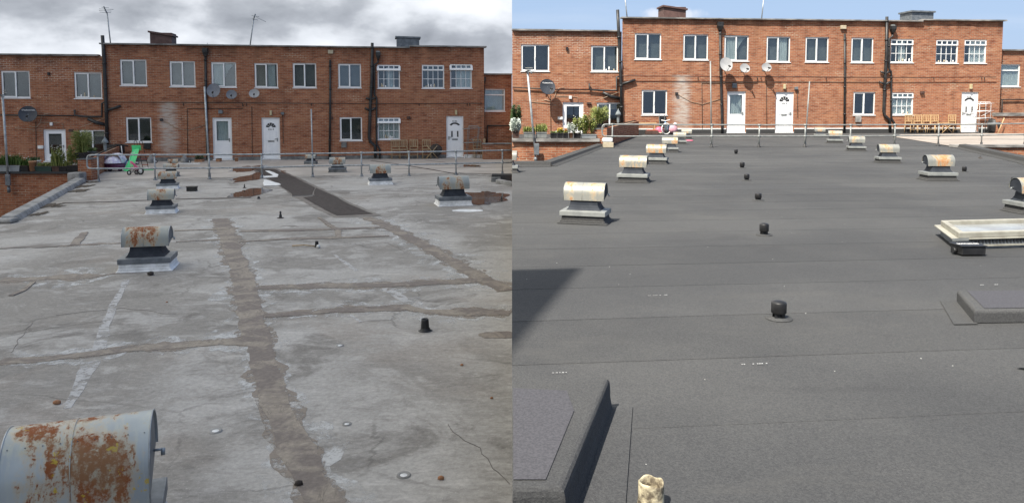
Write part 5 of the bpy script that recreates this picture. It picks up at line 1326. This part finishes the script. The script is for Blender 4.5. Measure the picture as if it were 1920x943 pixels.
aerial(fR, (1427, 38), (1433, -12), 1.0, 'thin roof mast above the middle of the sunlit flats')

# --- base of the deck and the rolls of felt, each a strip of its own
K0 = G(1028, 312, ZR); K1 = G(1130, 275.5, ZR); KR0 = G(1798, 278, ZR); KR1 = G(1920, 306, ZR)
base = MB(); base.prism([(0, -3), (0, K0.y+.02), (K0.x, K0.y), (K1.x, K1.y+.33), (0, K1.y+.33), (0, 46), (45, 46), (45, KR0.y+.32), (KR0.x+.05, KR0.y+.32), (KR0.x, KR0.y), (KR1.x, KR1.y), (KR1.x-.3, 16.4), (45, 16.4), (45, -3)][::-1], 0, ZR-.012)
bo = base.build('roof_deck', [M['feltk'], bml]); tag(bo, kind='structure')
def lx(y):
    if y < K0.y or y > K1.y+.3: return 0.0
    return K0.x+(K1.x-K0.x)*(y-K0.y)/(K1.y-K0.y)
def rx_(y):
    if y <= 16.6: return 30
    if y < KR1.y: return KR1.x-.2
    if y < KR0.y: return KR1.x+(KR0.x-KR1.x)*(y-KR1.y)/(KR0.y-KR1.y)
    if y < KR0.y+.9: return KR0.x
    return 40
tn = math.tan(angR); y0 = .6; pitch = .79; i = 0
random.seed(5)
while y0 < 41:
    pw = pitch*random.uniform(.96, 1.04); ya, yb = y0, y0+pw
    mb = MB(); n = 26 if y0 < 12 else 10
    # find ends on this line
    def ends(yy):
        xl = lx(yy); xl = lx(yy+xl*tn)
        xr2 = rx_(yy)
        for _ in range(6): xr2 = rx_(yy+xr2*tn)
        return xl, xr2
    la, ra = ends(ya); lb_, rb = ends(yb)
    ra = min(ra, rb) if abs(ra-rb) > 5 else ra; rb = ra if abs(ra-rb) > 5 else rb
    if abs(la-lb_) > 1: la = lb_ = max(la, lb_)
    for s in range(n):
        f0, f1 = s/n, (s+1)/n; xa0, xa1 = la+(ra-la)*f0, la+(ra-la)*f1; xb0, xb1 = lb_+(rb-lb_)*f0, lb_+(rb-lb_)*f1
        w0 = noise.noise(Vector((xa0*1.4, i*3.3, 0)))*.012; w1 = noise.noise(Vector((xa1*1.4, i*3.3, 0)))*.012
        lf = .0013 if y0 < 7 else .0008; ns_ = lf*.8; zn0 = ZR-.0055+lf+ns_*noise.noise(Vector((xa0*2.2, i*5.1, 3))); zn1 = ZR-.0055+lf+ns_*noise.noise(Vector((xa1*2.2, i*5.1, 3)))
        A_, B_, C_, D2 = (xa0, ya+xa0*tn+w0, zn0), (xa1, ya+xa1*tn+w1, zn1), (xb1, yb+.06+xb1*tn, ZR-.006), (xb0, yb+.06+xb0*tn, ZR-.006)
        mb.face([A_, B_, C_, D2]); mb.face([(A_[0], A_[1], ZR-.011), (B_[0], B_[1], ZR-.011), B_, A_])
    o = mb.build('felt_sheet', M['felt'], bo); y0 += pw; i += 1
# pale exposed selvedge chalk along some laps
for a, b_ in (((1035, 700), (1063, 699)), ((1390, 684), (1440, 682)), ((1215, 555), (1252, 553.5)), ((1834, 535), (1880, 534))):
    pa, pb = G(*a, ZR), G(*b_, ZR); k = MB(); n = 12
    for s in range(n):
        if random.random() < .35: continue
        p = pa.lerp(pb, s/n); q_ = pa.lerp(pb, (s+.7)/n); wd = .0022*p.y/3; k.face([p+Vector((0, -wd, .004)), q_+Vector((0, -wd, .004)), q_+Vector((0, wd, .004)), p+Vector((0, wd, .004))])
    if k.f: k.build('chalk_line', M['paintworn'], bo)
wk2 = screen_poly([(1672, 256.5), (1735, 266.5), (1792, 276), (1990, 278), (1990, 249.6), (1850, 250.6), (1690, 253)], ZR, .008, 0)
tag(wk2.build('walkway', M['walk2']), kind='structure')
k = strip_mesh([(1700, 259.8, .5), (1760, 263, .5), (1850, 262, .5), (1935, 262, .5)], ZR, 7, th=.014); k.build('walkway_joint', M['asph'], bo)

# kerbs
def kerb_line(pts, h, wd, m, label, inner=1, name='roof_kerb'):
    th = thing(name, label, 'kerb', (0, 0, 0)); 
    for i in range(len(pts)-1):
        a, b_ = Vector((*pts[i], ZR)), Vector((*pts[i+1], ZR)); d = (b_-a).normalized(); n_ = Vector((-d.y, d.x, 0))*inner
        pr = [(-.12, 0), (-.03, h*.35), (0, h), (wd, h+.015), (wd, -.8)]; k = MB(); n2 = 5
        A = [a+n_*x+Vector((0, 0, z)) for x, z in pr]; B = [b_+n_*x+Vector((0, 0, z)) for x, z in pr]
        for q2 in (A, B):
            for v in q2:
                if v.x < .003: v.x = .003
        k.add(A+B, [list(range(n2))[::-1], list(range(n2, 2*n2))]+[(j, (j+1) % n2, n2+(j+1) % n2, n2+j) for j in range(n2)]); k.build('kerb_length', m, th)
    return th
kerb_line([(0.003, K0.y), (K0.x+.05, K0.y), (K1.x, K1.y)], .09, .17, M['feltk'], 'black felt-covered kerb at the left edge of the new roof', 1)
kerb_line([(KR1.x-.9, 15.8), (KR1.x, KR1.y), (KR0.x, KR0.y)], .12, .18, M['feltk'], 'black felt-covered kerb at the right edge of the new roof', -1)
kw = thing('edge_wall', 'brick edge wall with dark coping at the right of the new roof', 'wall', (0, KR0.y+.05, 0))
k = MB(); k.box(0, 12, 0, .24, 0, ZR+.02); o = k.build('wall', bml, kw); o.location.x = KR0.x+.1
k = MB(); k.box(KR0.x-.1, KR0.x+12, -.06, .32, ZR+.023, ZR+.10); k.build('coping', M['coping'], kw)

# terrace on the left of the new roof
yt2 = K1.y+.15; ttop2 = at(1040, 266, yt2).z
tw = thing('terrace_wall', 'sunlit brick terrace wall with plant troughs left of the new roof', 'wall', (0, yt2, 0))
xr2 = at(1122, 262, yt2).x
k = MB(); k.box(.003, xr2, 0, .24, 0, ttop2); k.build('wall', bml, tw)
k = MB(); k.box(.003, xr2+.03, -.10, .34, ttop2+.003, ttop2+.11); k.build('coping', M['coping'], tw)
fw_ = G(1192, 253, ZR); s0 = Vector((xr2+.16, yt2+.05, ZR)); s1_ = Vector((fw_.x, fw_.y-.1, ZR)); dd_ = (s1_-s0); Ls = dd_.length
sw = thing('garden_wall', 'low brown brick wall in shade beside the railing end on the new roof', 'wall', s0, math.atan2(dd_.y, dd_.x))
h0 = at(1135, 240, yt2+.3).z-ZR; h1 = at(1185, 228, s1_.y-1).z-ZR
k = MB(); pr = [(0, 0), (Ls, 0), (Ls, h1), (Ls*.25, h0+(h1-h0)*.5), (0, h0)]
A = [(x, -.12, z) for x, z in pr]; B = [(x, .12, z) for x, z in pr]; n = 5
k.add(A+B, [list(range(n)), list(range(n, 2*n))[::-1]]+[(i, n+i, n+(i+1) % n, (i+1) % n) for i in range(n)]); k.build('wall', bml, sw)
cp_ = MB(); cp_.tube([(0, 0, h0+.02), (Ls*.25, 0, h0+(h1-h0)*.5+.02), (Ls, 0, h1+.02)], .03, 4); cp_.build('coping', M['moss'], sw)
zc_ = at(1125, 243, yt2).z-ZR
pier = thing('brick_pier', 'short sunlit brick pier at the terrace corner of the new roof', 'pier', (xr2+.02, yt2+.25, ZR)); k = MB(); k.box(-.22, .20, -.2, .2, 0, zc_); k.build('shaft', bml, pier)
k = MB(); k.box(-.23, .21, -.21, .21, zc_+.003, zc_+.04); k.build('cap', M['asph'], pier)
zw = fR.uv(1900, 218, -1.2)[1]; a = fR.uv(1868, 240, -1.2)[0]; b_ = fR.uv(1975, 240, -1.2)[0]
rwall = thing('boundary_wall', 'low dark brick wall beyond the metal rack at the right of the new roof', 'wall', M=fR.M)
k = MB(); k.box(a, b_, -1.2, -.98, .0, zw); k.build('wall', bml, rwall)
k = MB(); k.box(a-.03, b_, -1.26, -.92, zw+.003, zw+.16); k.build('coping', M['coping'], rwall)

# vents of the new roof
gR = 'barrel vents on the new black roof'
make_vent('roof_vent', 'large rust-patched barrel vent on felt base, nearest on the new black roof', gR, 'R', 1098, 421, 83, -17, base='felt')
make_vent('roof_vent', 'cream barrel vent behind the nearest one on the new roof left side', gR, 'R', 1188, 343, 55, -17, base='felt')
make_vent('roof_vent', 'cream barrel vent just before the railing, third of the new roof left row', gR, 'R', 1231, 308, 40, -18, base='felt')
make_vent('roof_vent', 'barrel vent with a rusty band under the railing, left row of the new roof', gR, 'R', 1256, 286, 31, -14, base='felt')
make_vent('roof_vent', 'pale barrel vent behind the railing by the toys, new roof', gR, 'R', 1274, 271, 25, -10, base='felt')
make_vent('roof_vent', 'small pale barrel vent at the back of the left row, new roof', gR, 'R', 1287, 261, 20, -10, base='felt')
make_vent('roof_vent', 'rust-marked barrel vent near the right kerb of the new black roof', gR, 'R', 1758, 339, 52, -4, base='felt')
make_vent('roof_vent', 'barrel vent with orange ridge, second from the right on the new roof', gR, 'R', 1664, 306, 38, -8, base='felt')
make_vent('roof_vent', 'cream barrel vent just in front of the railing, right row of the new roof', gR, 'R', 1605, 283.5, 30, -13, base='felt')
make_vent('roof_vent', 'pinkish barrel vent behind the railing, right row of the new roof', gR, 'R', 1565, 269, 26, -16, base='felt')
make_vent('roof_vent', 'smallest pale barrel vent, back of the right row on the new roof', gR, 'R', 1537, 257.5, 20, -18, base='felt')
make_vent('roof_vent', 'big barrel vent cut by the right edge of the photo above the rooflight', gR, 'R', 1934, 401, 72, 2, base='felt')
make_vent('roof_vent', 'dark barrel vent end at the left edge of the new black roof', gR, 'R', 949, 324, 44, -4, base='felt', cut=True)

cup(1460, 596, 33, 28, 'large black mushroom breather vent, nearest on the new black roof', 'mush', ZR)
cup(1432.5, 440, 22, 17, 'black mushroom breather vent, second from the front on the new roof', 'mush', ZR)
cup(1421.5, 375, 13, 12.5, 'black mushroom breather vent, third from the front on the new roof', 'mush', ZR)
cup(1400, 338, 12, 10, 'black mushroom breather vent, third from the railing on the new roof', 'mush', ZR)
cup(1391.5, 315, 11, 9, 'black mushroom breather vent, second from the railing on the new roof', 'mush', ZR)
cup(1380, 289, 9, 6.5, 'small black mushroom breather vent just in front of the railing', 'mush', ZR)
cup(1808, 322, 10, 8, 'black mushroom breather vent right of the rust-marked vent', 'mush', ZR)
cup(1902, 346, 14, 12, 'black mushroom breather vent behind the vent at the right edge', 'mush', ZR)
cup(1838, 297, 5, 3.5, 'tiny black outlet on the right kerb of the new roof', 'tall', ZR)

# railing
postsR = [(1148, 276), (1334, 276.5), (1423, 276), (1509, 275.5), (1594, 274.5), (1677, 274), (1759, 274), (1840, 272.5), (1921, 272)]
topR = lin([(1130, 233.5), (1440, 235), (1677, 234.5), (1759, 234), (1840, 233.5), (1960, 231)]); midR = lin([(1130, 256), (1440, 256), (1677, 255), (1840, 254), (1960, 252)])
rl, YR = railing('galvanised tube railing with rounded end across the new black roof', postsR, topR, midR, ZR, None, M['galvl'], thick=.024)
loop = []
for i in range(13):
    a = math.pi/2+math.pi*i/12; yc = (topR(1138)+midR(1138))/2; ry = (midR(1138)-topR(1138))/2; e_ = lambda v: math.copysign(abs(v)**.55, v)
    loop.append(at(1139+10*e_(math.cos(a)), yc-ry*e_(math.sin(a)), YR(1148)))
xsR = [1148, 1250, 1334, 1423, 1509, 1594, 1677, 1759, 1840, 1921, 1990]
k = MB(); k.tube(rail_path(xsR[::-1], topR, YR)+loop+rail_path(xsR, midR, YR), .022, 10); k.build('rail', M['galvl'], rl)
pole((1334, 276), (1332, 115), ZR, 'tall straight pole rising from the railing in front of the sunlit flats', r=.022, m=M['galvl'])
pole((1509.5, 275), (1518, 153), ZR, 'tall leaning pole on the railing right of the white numbered door in the sun', r=.020, m=M['galvl'])
aerial_pole((1005, 305), (989, 134), yt2-.15, 'aerial pole fixed to the sunlit brick terrace wall', ((2, 6), (2, 3), (4, 0), (6, -2)))

# rooflight
ra = G(1796, 467, ZR); rb = G(1990, 461, ZR); rc_ = G(1767, 446, ZR)
ex = (rb-ra); ex.z = 0; ex.normalize(); wl = 3.0; ey = Vector((-ex.y, ex.x, 0)); dpt = (rc_-ra).dot(ey); skew = (rc_-ra).dot(ex)
sk = thing('rooflight', 'long cream framed rooflight at the right of the new black roof', 'rooflight', (ra.x, ra.y, ZR), math.atan2(ex.y, ex.x))
s = mpp(ra); hh = 33*s*1.0; dd2 = .70; SKX = .52
def skw(k, f=SKX):
    k.v = [Vector((v.x+f*max(v.y, -.1), v.y, v.z)) for v in k.v]; return k
k = MB(); k.box(0, wl, 0, dd2, 0, hh*.46); skw(k).build('upstand', M['galvd'], sk)
k = MB(); k.box(-.01, wl, -.012, -.002, .02, hh*.22); skw(k).build('lower_trim', M['skylw'], sk)
for i in range(42):
    k = MB() if i == 0 else k
    x0_ = .13+i*.036
    if i == 0: 
        k.box(0, .018, -.010, -.002, 0, hh*.14); o = k.build('vent_slot', M['blackp'], sk, (x0_, 0, hh*.32))
    else:
        o2 = o.copy(); CUR.objects.link(o2); o2.parent = sk; o2.location = (x0_, 0, hh*.32)
k = MB(); k.box(-.06, wl, -.018, dd2+.06, hh*.52, hh*.62); skw(k).build('frame_ledge', M['skylw'], sk, bevel=.006)
k = MB()
for a, b_, c, d in ((0, wl, -.01, .05), (0, wl, dd2-.05, dd2+.01), (0, .06, .05, dd2-.05)):
    k.box(a, b_, c, d, hh*.622, hh*.95)
skw(k).build('frame', M['skylw'], sk, bevel=.006)
k = MB(); k.box(.062, wl, .052, dd2-.052, hh*.64, hh*.70); skw(k).build('pane', M['skylg'], sk)
k = MB(); k.box(-.065, .10, -.026, -.016, hh*.49, hh*.64); skw(k).build('corner_piece', M['galvl'], sk)
bp = G(1826, 480, ZR); jb = thing('junction_box', 'black box with white lettering standing in front of the rooflight', 'box', bp, R(2))
s = mpp(bp); k = MB(); k.box(-23*s, 23*s, 0, .17, .005, 17*s); k.build('body', M['blackp'], jb, bevel=.008)
k = MB(); k.box(-25*s, 25*s, -.01, .19, 17.3*s, 19.5*s); k.build('lid', M['blackp'], jb, bevel=.006)
k = MB(); k.tube([(-24*s, .08, 8*s), (-30*s, .08, 8*s)], 5*s, 12); k.build('cable_gland', M['blackp'], jb)
text_mesh('lettering', 'ROOFLINE DB', 6.5*s, M['inkw'], jb, Matrix.Translation((0, .09, 19.9*s)) @ Matrix.Diagonal((1, 1.9, 1, 1)), .001)

# kerbed hatch of felt, right
ha = G(1826, 605, ZR); hb = G(1785, 570, ZR)
hk = thing('felt_hatch', 'low felt-covered raised hatch at the right edge of the new roof', 'hatch', (ha.x, ha.y, ZR), R(2.5))
s = mpp(ha); H = 24*s
def soft_box(k, x0_, x1_, y0_, y1_, H, r=.022, n=4):
    P = [(x0_, 0), (x0_, H-r)]
    rings = []
    for i in range(n+1):
        a = math.pi/2*i/n; rings.append((r*(1-math.cos(a)), H-r+r*math.sin(a)))
    rings = [(-.0, 0)]+rings
    vs = []
    for ins, z in rings: vs += [(x0_+ins, y0_+ins, z), (x1_-ins, y0_+ins, z), (x1_-ins, y1_-ins, z), (x0_+ins, y1_-ins, z)]
    m_ = len(rings); fs = []
    for i in range(m_-1):
        for j in range(4): fs.append((i*4+j, i*4+(j+1) % 4, (i+1)*4+(j+1) % 4, (i+1)*4+j))
    fs.append(tuple((m_-1)*4+j for j in range(4))); k.add(vs, fs, False)
dyh = (hb.y-ha.y)+.06
k = MB(); soft_box(k, 0, 1.4, 0, dyh, H); skw(k, .42).build('upstand', M['felt'], hk)
k = MB(); k.add([(.07, .03, H+.003), (1.4, .03, H+.003), (1.4, dyh-.04, H+.003), (.06, dyh-.04, H+.003)], [(0, 1, 2, 3)]); skw(k, .42).build('top_sheet', M['feltt'], hk)
k = MB(); k.add([(-.13, -.03, .0015), (.02, -.03, .0015), (.0, dyh+.02, .0015), (-.11, dyh+.02, .0015)], [(0, 1, 2, 3)]); skw(k, .42).build('felt_flap', M['felt'], hk)
# hatch in the foreground
hc = G(1068, 943, ZR); ht = thing('felt_hatch', 'large felt-covered raised hatch in the left foreground of the new black roof', 'hatch', (0, 0, ZR))
zt_ = .135
t0 = G(1049, 915, ZR+zt_); t1 = G(1136, 708, ZR+zt_); 
k = MB(); r_ = .03
def hsec(p, inset, z): return (p.x-inset, p.y, z)
f0 = Vector((t0.x+.02, t0.y, 0)); f1 = Vector((t1.x+.02, t1.y, 0))
rings = [(-.01, 0), (0, .05), (.002, zt_-.03), (.006, zt_-.012), (.014, zt_-.003), (.026, zt_)]
vs = []
for ins, z in rings: vs += [(.003, f0.y+ins*.8, z), (f0.x-ins, f0.y+ins*.8, z), (f1.x-ins, f1.y-ins*.8, z), (.003, f1.y-.08-ins*.8, z)]
fs = []
for i in range(5):
    for j in range(4): fs.append((i*4+j, i*4+(j+1) % 4, (i+1)*4+(j+1) % 4, (i+1)*4+j))
fs.append((20, 21, 22, 23)); k.add(vs, fs); k.build('upstand', M['felt'], ht)
k = MB(); k.add([(.004, f0.y+.05, zt_+.004), (f0.x-.06, f0.y+.05, zt_+.004), (f0.x+(f1.x-f0.x)*.55-.07, f0.y+(f1.y-f0.y)*.62, zt_+.004), (f1.x-.20, f1.y-.16, zt_+.004), (.004, f1.y-.13, zt_+.004)], [(0, 1, 2, 3, 4)]); k.build('top_sheet', M['feltt'], ht)
k = MB(); k.add([(f0.x, f0.y-.1, .003), (f0.x+.16, f0.y-.1, .003), (f1.x+.10, f1.y+.02, .003), (f1.x-.1, f1.y+.02, .003)], [(0, 1, 2, 3)]); k.build('felt_flap', M['felt'], ht)
k = MB(); p = G(1905, 690, ZR); k.add([(0, 0, .008), (.6, -.45, .008), (.6, .1, .008), (.06, .03, .008)], [(0, 1, 2, 3)]); k.build('felt_flap', M['felt'], bo, p-Vector((0, 0, 0)))
# crusted stub pipe
p = at(1221, 905, 2.45); zz = p.z-ZR; r = 24*mpp(p)
st = thing('stub_pipe', 'crusted upright stub pipe at the bottom edge of the new black roof', 'pipe', (p.x, p.y, ZR))
k = MB(); n = 28
k.lathe([(r*1.05, 0), (r, zz*.5), (r, zz), (r*.97, zz+.006), (r*.86, zz+.004), (r*.84, zz-.02), (r*.84, zz-.12)], n=n)
k.v = [Vector((v.x*(1+.05*noise.noise(v*30)), v.y*(1+.05*noise.noise(v*30+Vector((5, 0, 0)))), v.z+(.012*noise.noise(v*28) if v.z > zz*.8 else 0))) for v in k.v]; k.build('pipe_wall', M['stub'], st)
k = MB(); k.lathe([(r*.85, zz-.05), (.001, zz-.045)], n=18); k.build('lining', M['stubin'], st)

# --- plants on the sunlit terrace
random.seed(33)
yp = yt2+.12
planter(961, 972, 247, 259, yp, 'small dark pot with silvery bush at the left edge of the sunlit terrace', M['brownbox'], 'bush', 'leafs', 26, 1.6, 420)
planter(981.5, 1003, 248, 258.5, yp, 'pale grey trough left of the aerial pole on the sunlit terrace', M['galvl'], 'grass', 'leaf2', 12, 1.1, 160)
planter(1005, 1025, 248, 258.5, yp, 'pale grey trough right of the aerial pole on the sunlit terrace', M['galvl'], 'grass', 'leaf2', 17, 1.1, 260)
planter(1032, 1044, 250, 259, yp, 'black trough next to the pale grey one, sunlit terrace', M['blackp'], 'grass', 'leaf1', 4, 1, 60, (3, 'flw'))
planter(1045, 1055, 250, 259, yp, 'black trough of orange and yellow flowers on the sunlit terrace', M['blackp'], 'grass', 'leaf1', 9, 1, 60, (30, 'fly'))
planter(1056, 1065, 250, 259, yp, 'black trough of orange flowers left of the terracotta pot, sunlit terrace', M['blackp'], 'grass', 'leaf2', 9, 1, 60, (26, 'flo'))
planter(1066, 1075, 249, 259, yp, 'terracotta pot between black troughs on the sunlit terrace', M['terra'], 'bush', 'leafs', 18, 1.6, 160, (16, 'flw'), kind='pot', name='plant_pot')
planter(1076, 1088, 251, 259, yp, 'black trough with a tall leafy plant in front of the sunlit glazed door', M['blackp'], 'bush', 'leaf2', 32, 1.3, 240, (10, 'flw'))
planter(1089, 1118, 252, 259, yp, 'long grey trough under the yellow-green bush, sunlit terrace', M['trough'], 'bush', 'leaf2', 38, .95, 620, (16, 'flw'))
planter(1117, 1131, 233, 242.5, yp+.15, 'square dark pot of tall bamboo on the sunlit pier', M['blackp'], 'bamboo', 'leaf2', 34, 1.9, 520, dep=.35)
planter(961, 974, 240, 262, yt2+2.0, 'tall dark climbing bush at the left edge of the sunlit terrace', M['brownbox'], 'bush', 'leaf3', 46, 1.3, 620)
umbrella(1153, 1165, 205, 232, yt2+4.5, 'folded grey umbrella in front of the sunlit patio window')
c = G(1141, 277, ZR)
sb_ = thing('storage_box', 'small cream and white crate at the foot of the railing end on the new roof', 'crate', c)
k = MB(); k.box(-.16, .16, 0, .25, 0, .16); k.build('crate', M['beigeblind'], sb_, bevel=.01); k = MB(); k.box(-.18, .14, .02, .27, .163, .30); k.build('bag', M['white'], sb_, bevel=.04)
# toys of the sunlit walkway
def offwall(px, py, off=-.6):
    p = fR.uv(px, py, off); w = fR.M @ Vector((p[0], off, 0)); w.z = ZR; return w
c = offwall(1222, 253); bx = thing('toy_crate', 'dark brown crate at the foot of the sunlit wall beside the toys', 'crate', c); k = MB(); k.box(-.28, .28, -.2, .2, 0, .18); k.build('body', M['brownbox'], bx, bevel=.01); k = MB(); k.box(-.24, .24, -.16, .16, .183, .21); k.build('lid', M['red_toy'], bx)
c = offwall(1236, 253); tc = thing('toy_car', 'pink ride-on toy car beside the brown crate in the sun', 'toy', c); tc.scale = (.7, .7, .8)
k = MB(); k.lathe([(.28, .08), (.34, .16), (.30, .3), (.15, .42), (.001, .44)], n=14, M=Matrix.Diagonal((1, .6, 1, 1))); k.build('body', M['pink_toy'], tc); k = MB(); k.box(-.26, .26, -.22, .2, .05, .12); k.build('chassis', M['beigeblind'], tc, bevel=.02)
for x_ in (-.2, .2): wheel(tc, (x_, -.2, .08), .08, .05)
c = offwall(1249, 253, -.7); bk = thing('toy_bicycle', 'blue and white childs bicycle facing the camera among the sunlit toys', 'bicycle', c)
k = MB(); Mx = Matrix.Translation((0, 0, .26)) @ Matrix.Rotation(R(90), 4, 'X') @ Matrix.Rotation(R(25), 4, 'Y')
k.lathe([(.25, -.02), (.28, 0), (.25, .02), (.225, 0), (.25, -.02)], n=24, M=Mx); k.build('wheel', M['white'], bk)
for i in range(6):
    a = math.pi*i/6; kk = MB(); kk.tube([Mx @ Vector((.23*math.cos(a), .23*math.sin(a), 0)), Mx @ Vector((-.23*math.cos(a), -.23*math.sin(a), 0))], .006, 4); kk.build('spoke', M['galvl'], bk)
k = MB(); k.tube([(0, 0, .26), (-.04, .1, .5), (-.02, .12, .62)], .03, 7); k.tube([(-.02, .12, .5), (.3, .5, .4)], .035, 7); k.build('frame', M['blue_toy'], bk)
k = MB(); k.tube([(-.22, .05, .66), (-.02, .12, .62), (.18, .05, .68)], .022, 7); k.build('handlebar', M['white'], bk)
k = MB(); k.box(.15, .38, .35, .6, .12, .42); k.build('seat', M['blue_toy'], bk, bevel=.05)
c = offwall(1262, 252); dl = thing('toy_bag', 'white and pink soft toy bag right of the bicycle in the sun', 'toy', c)
k = MB(); k.lathe([(.001, .05), (.16, .08), (.22, .2), (.18, .36), (.08, .44), (.001, .45)], n=14); k.build('body', M['pinkp'], dl); k = MB(); k.lathe([(.001, .0), (.08, .03), (.07, .12), (.001, .15)], (.08, -.05, .40), 10); k.build('flap', M['white'], dl)
c = offwall(1241, 252, -.3); ps = thing('push_chair', 'small chrome pushchair behind the toys below the sunlit window', 'pushchair', c)
for sx in (-.13, .13): k = MB(); k.tube([(sx, -.1, 0), (sx, 0, .6), (sx, .1, .88), (sx*.7, .05, .94)], .014, 6); k.build('side_frame', M['galvl'], ps)
k = MB(); k.box(-.12, .12, -.05, .15, .35, .42); k.box(-.12, .12, .10, .15, .42, .8); k.build('seat', M['blackp'], ps)
k = MB(); c = G(1292, 265, ZR); k.lathe([(.001, 0), (.15, .0), (.16, .02), (.14, .04), (.001, .045)], n=18, M=Matrix.Diagonal((1, .7, 1, 1))); tag(k.build('toy_disc', M['pink_toy'], None, c), 'flat pink plastic disc lying behind the left row of vents', 'toy')
c = offwall(1208, 252, -.5); bn = thing('wall_bench', 'narrow pale wooden shelf bench against the sunlit wall by the crate', 'bench', c)
k = MB(); k.box(-.55, .55, -.12, .12, .50, .54); k.build('seat', M['woodl'], bn)
for sx in (-.45, .45): k = MB(); k.box(sx-.02, sx+.02, -.1, .1, 0, .497); k.build('leg', M['woodl'], bn)
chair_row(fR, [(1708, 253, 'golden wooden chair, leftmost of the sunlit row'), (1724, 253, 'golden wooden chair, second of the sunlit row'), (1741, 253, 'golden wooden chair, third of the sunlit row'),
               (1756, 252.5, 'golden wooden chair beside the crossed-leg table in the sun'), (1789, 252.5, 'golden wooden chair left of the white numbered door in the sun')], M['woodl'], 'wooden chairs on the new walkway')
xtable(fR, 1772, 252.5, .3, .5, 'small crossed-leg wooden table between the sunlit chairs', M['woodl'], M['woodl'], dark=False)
rack(fR, 1836, 1857, 192, 252, 'tall white metal shelf rack right of the sunlit numbered door', M['upvc'], (.94, .70, .47), 0)
c = offwall(1864, 252, -.9); bn = thing('round_bin', 'dark round bin behind the white rack at the new roof end', 'bin', c)
k = MB(); k.lathe([(.001, 0), (.22, 0), (.30, .12), (.32, .5), (.26, .68), (.001, .72)], n=18); k.build('body', M['blackp'], bn); k = MB(); k.lathe([(.33, .48), (.35, .5), (.33, .53)], n=18); k.build('rim', M['galvd'], bn)
c = offwall(1871, 240, -1.5); k = MB(); k.tube([(0, 0, 0), (.35, .1, .75)], .025, 6); tag(k.build('broom_handle', M['woodl'], None, c), 'wooden pole leaning on the low wall behind the dark bin', 'pole')
c = G(1242, 233, ZR)

# --- tall neighbour beside the camera, whose corner shades the new roof
hT = 11.0; tip = G(1091, 501, ZR); tl_ = G(960, 504.5, ZR); lo = G(960, 656, ZR)
Pc = Vector((tip.x-hT*LD.x/-LD.z, tip.y-hT*LD.y/-LD.z, 0)); dA = (Vector((tl_.x, tl_.y, 0))-Vector((tip.x, tip.y, 0))).normalized(); dB = (Vector((lo.x, lo.y, 0))-Vector((tip.x, tip.y, 0))).normalized()
tw_ = thing('stair_tower', 'tall grey concrete stair tower beside the camera, outside the frame', 'tower', (Pc.x, Pc.y, 0))
k = MB(); k.prism([(0, 0), dA*6, dA*6+dB*7, dB*7], 0, ZR+hT-.05); k.build('wall', M['conc'], tw_)
k = MB(); k.prism([(0, 0), dA*6, dA*6+dB*7, dB*7], ZR+hT-.048, ZR+hT); k.build('coping', M['coping'], tw_)
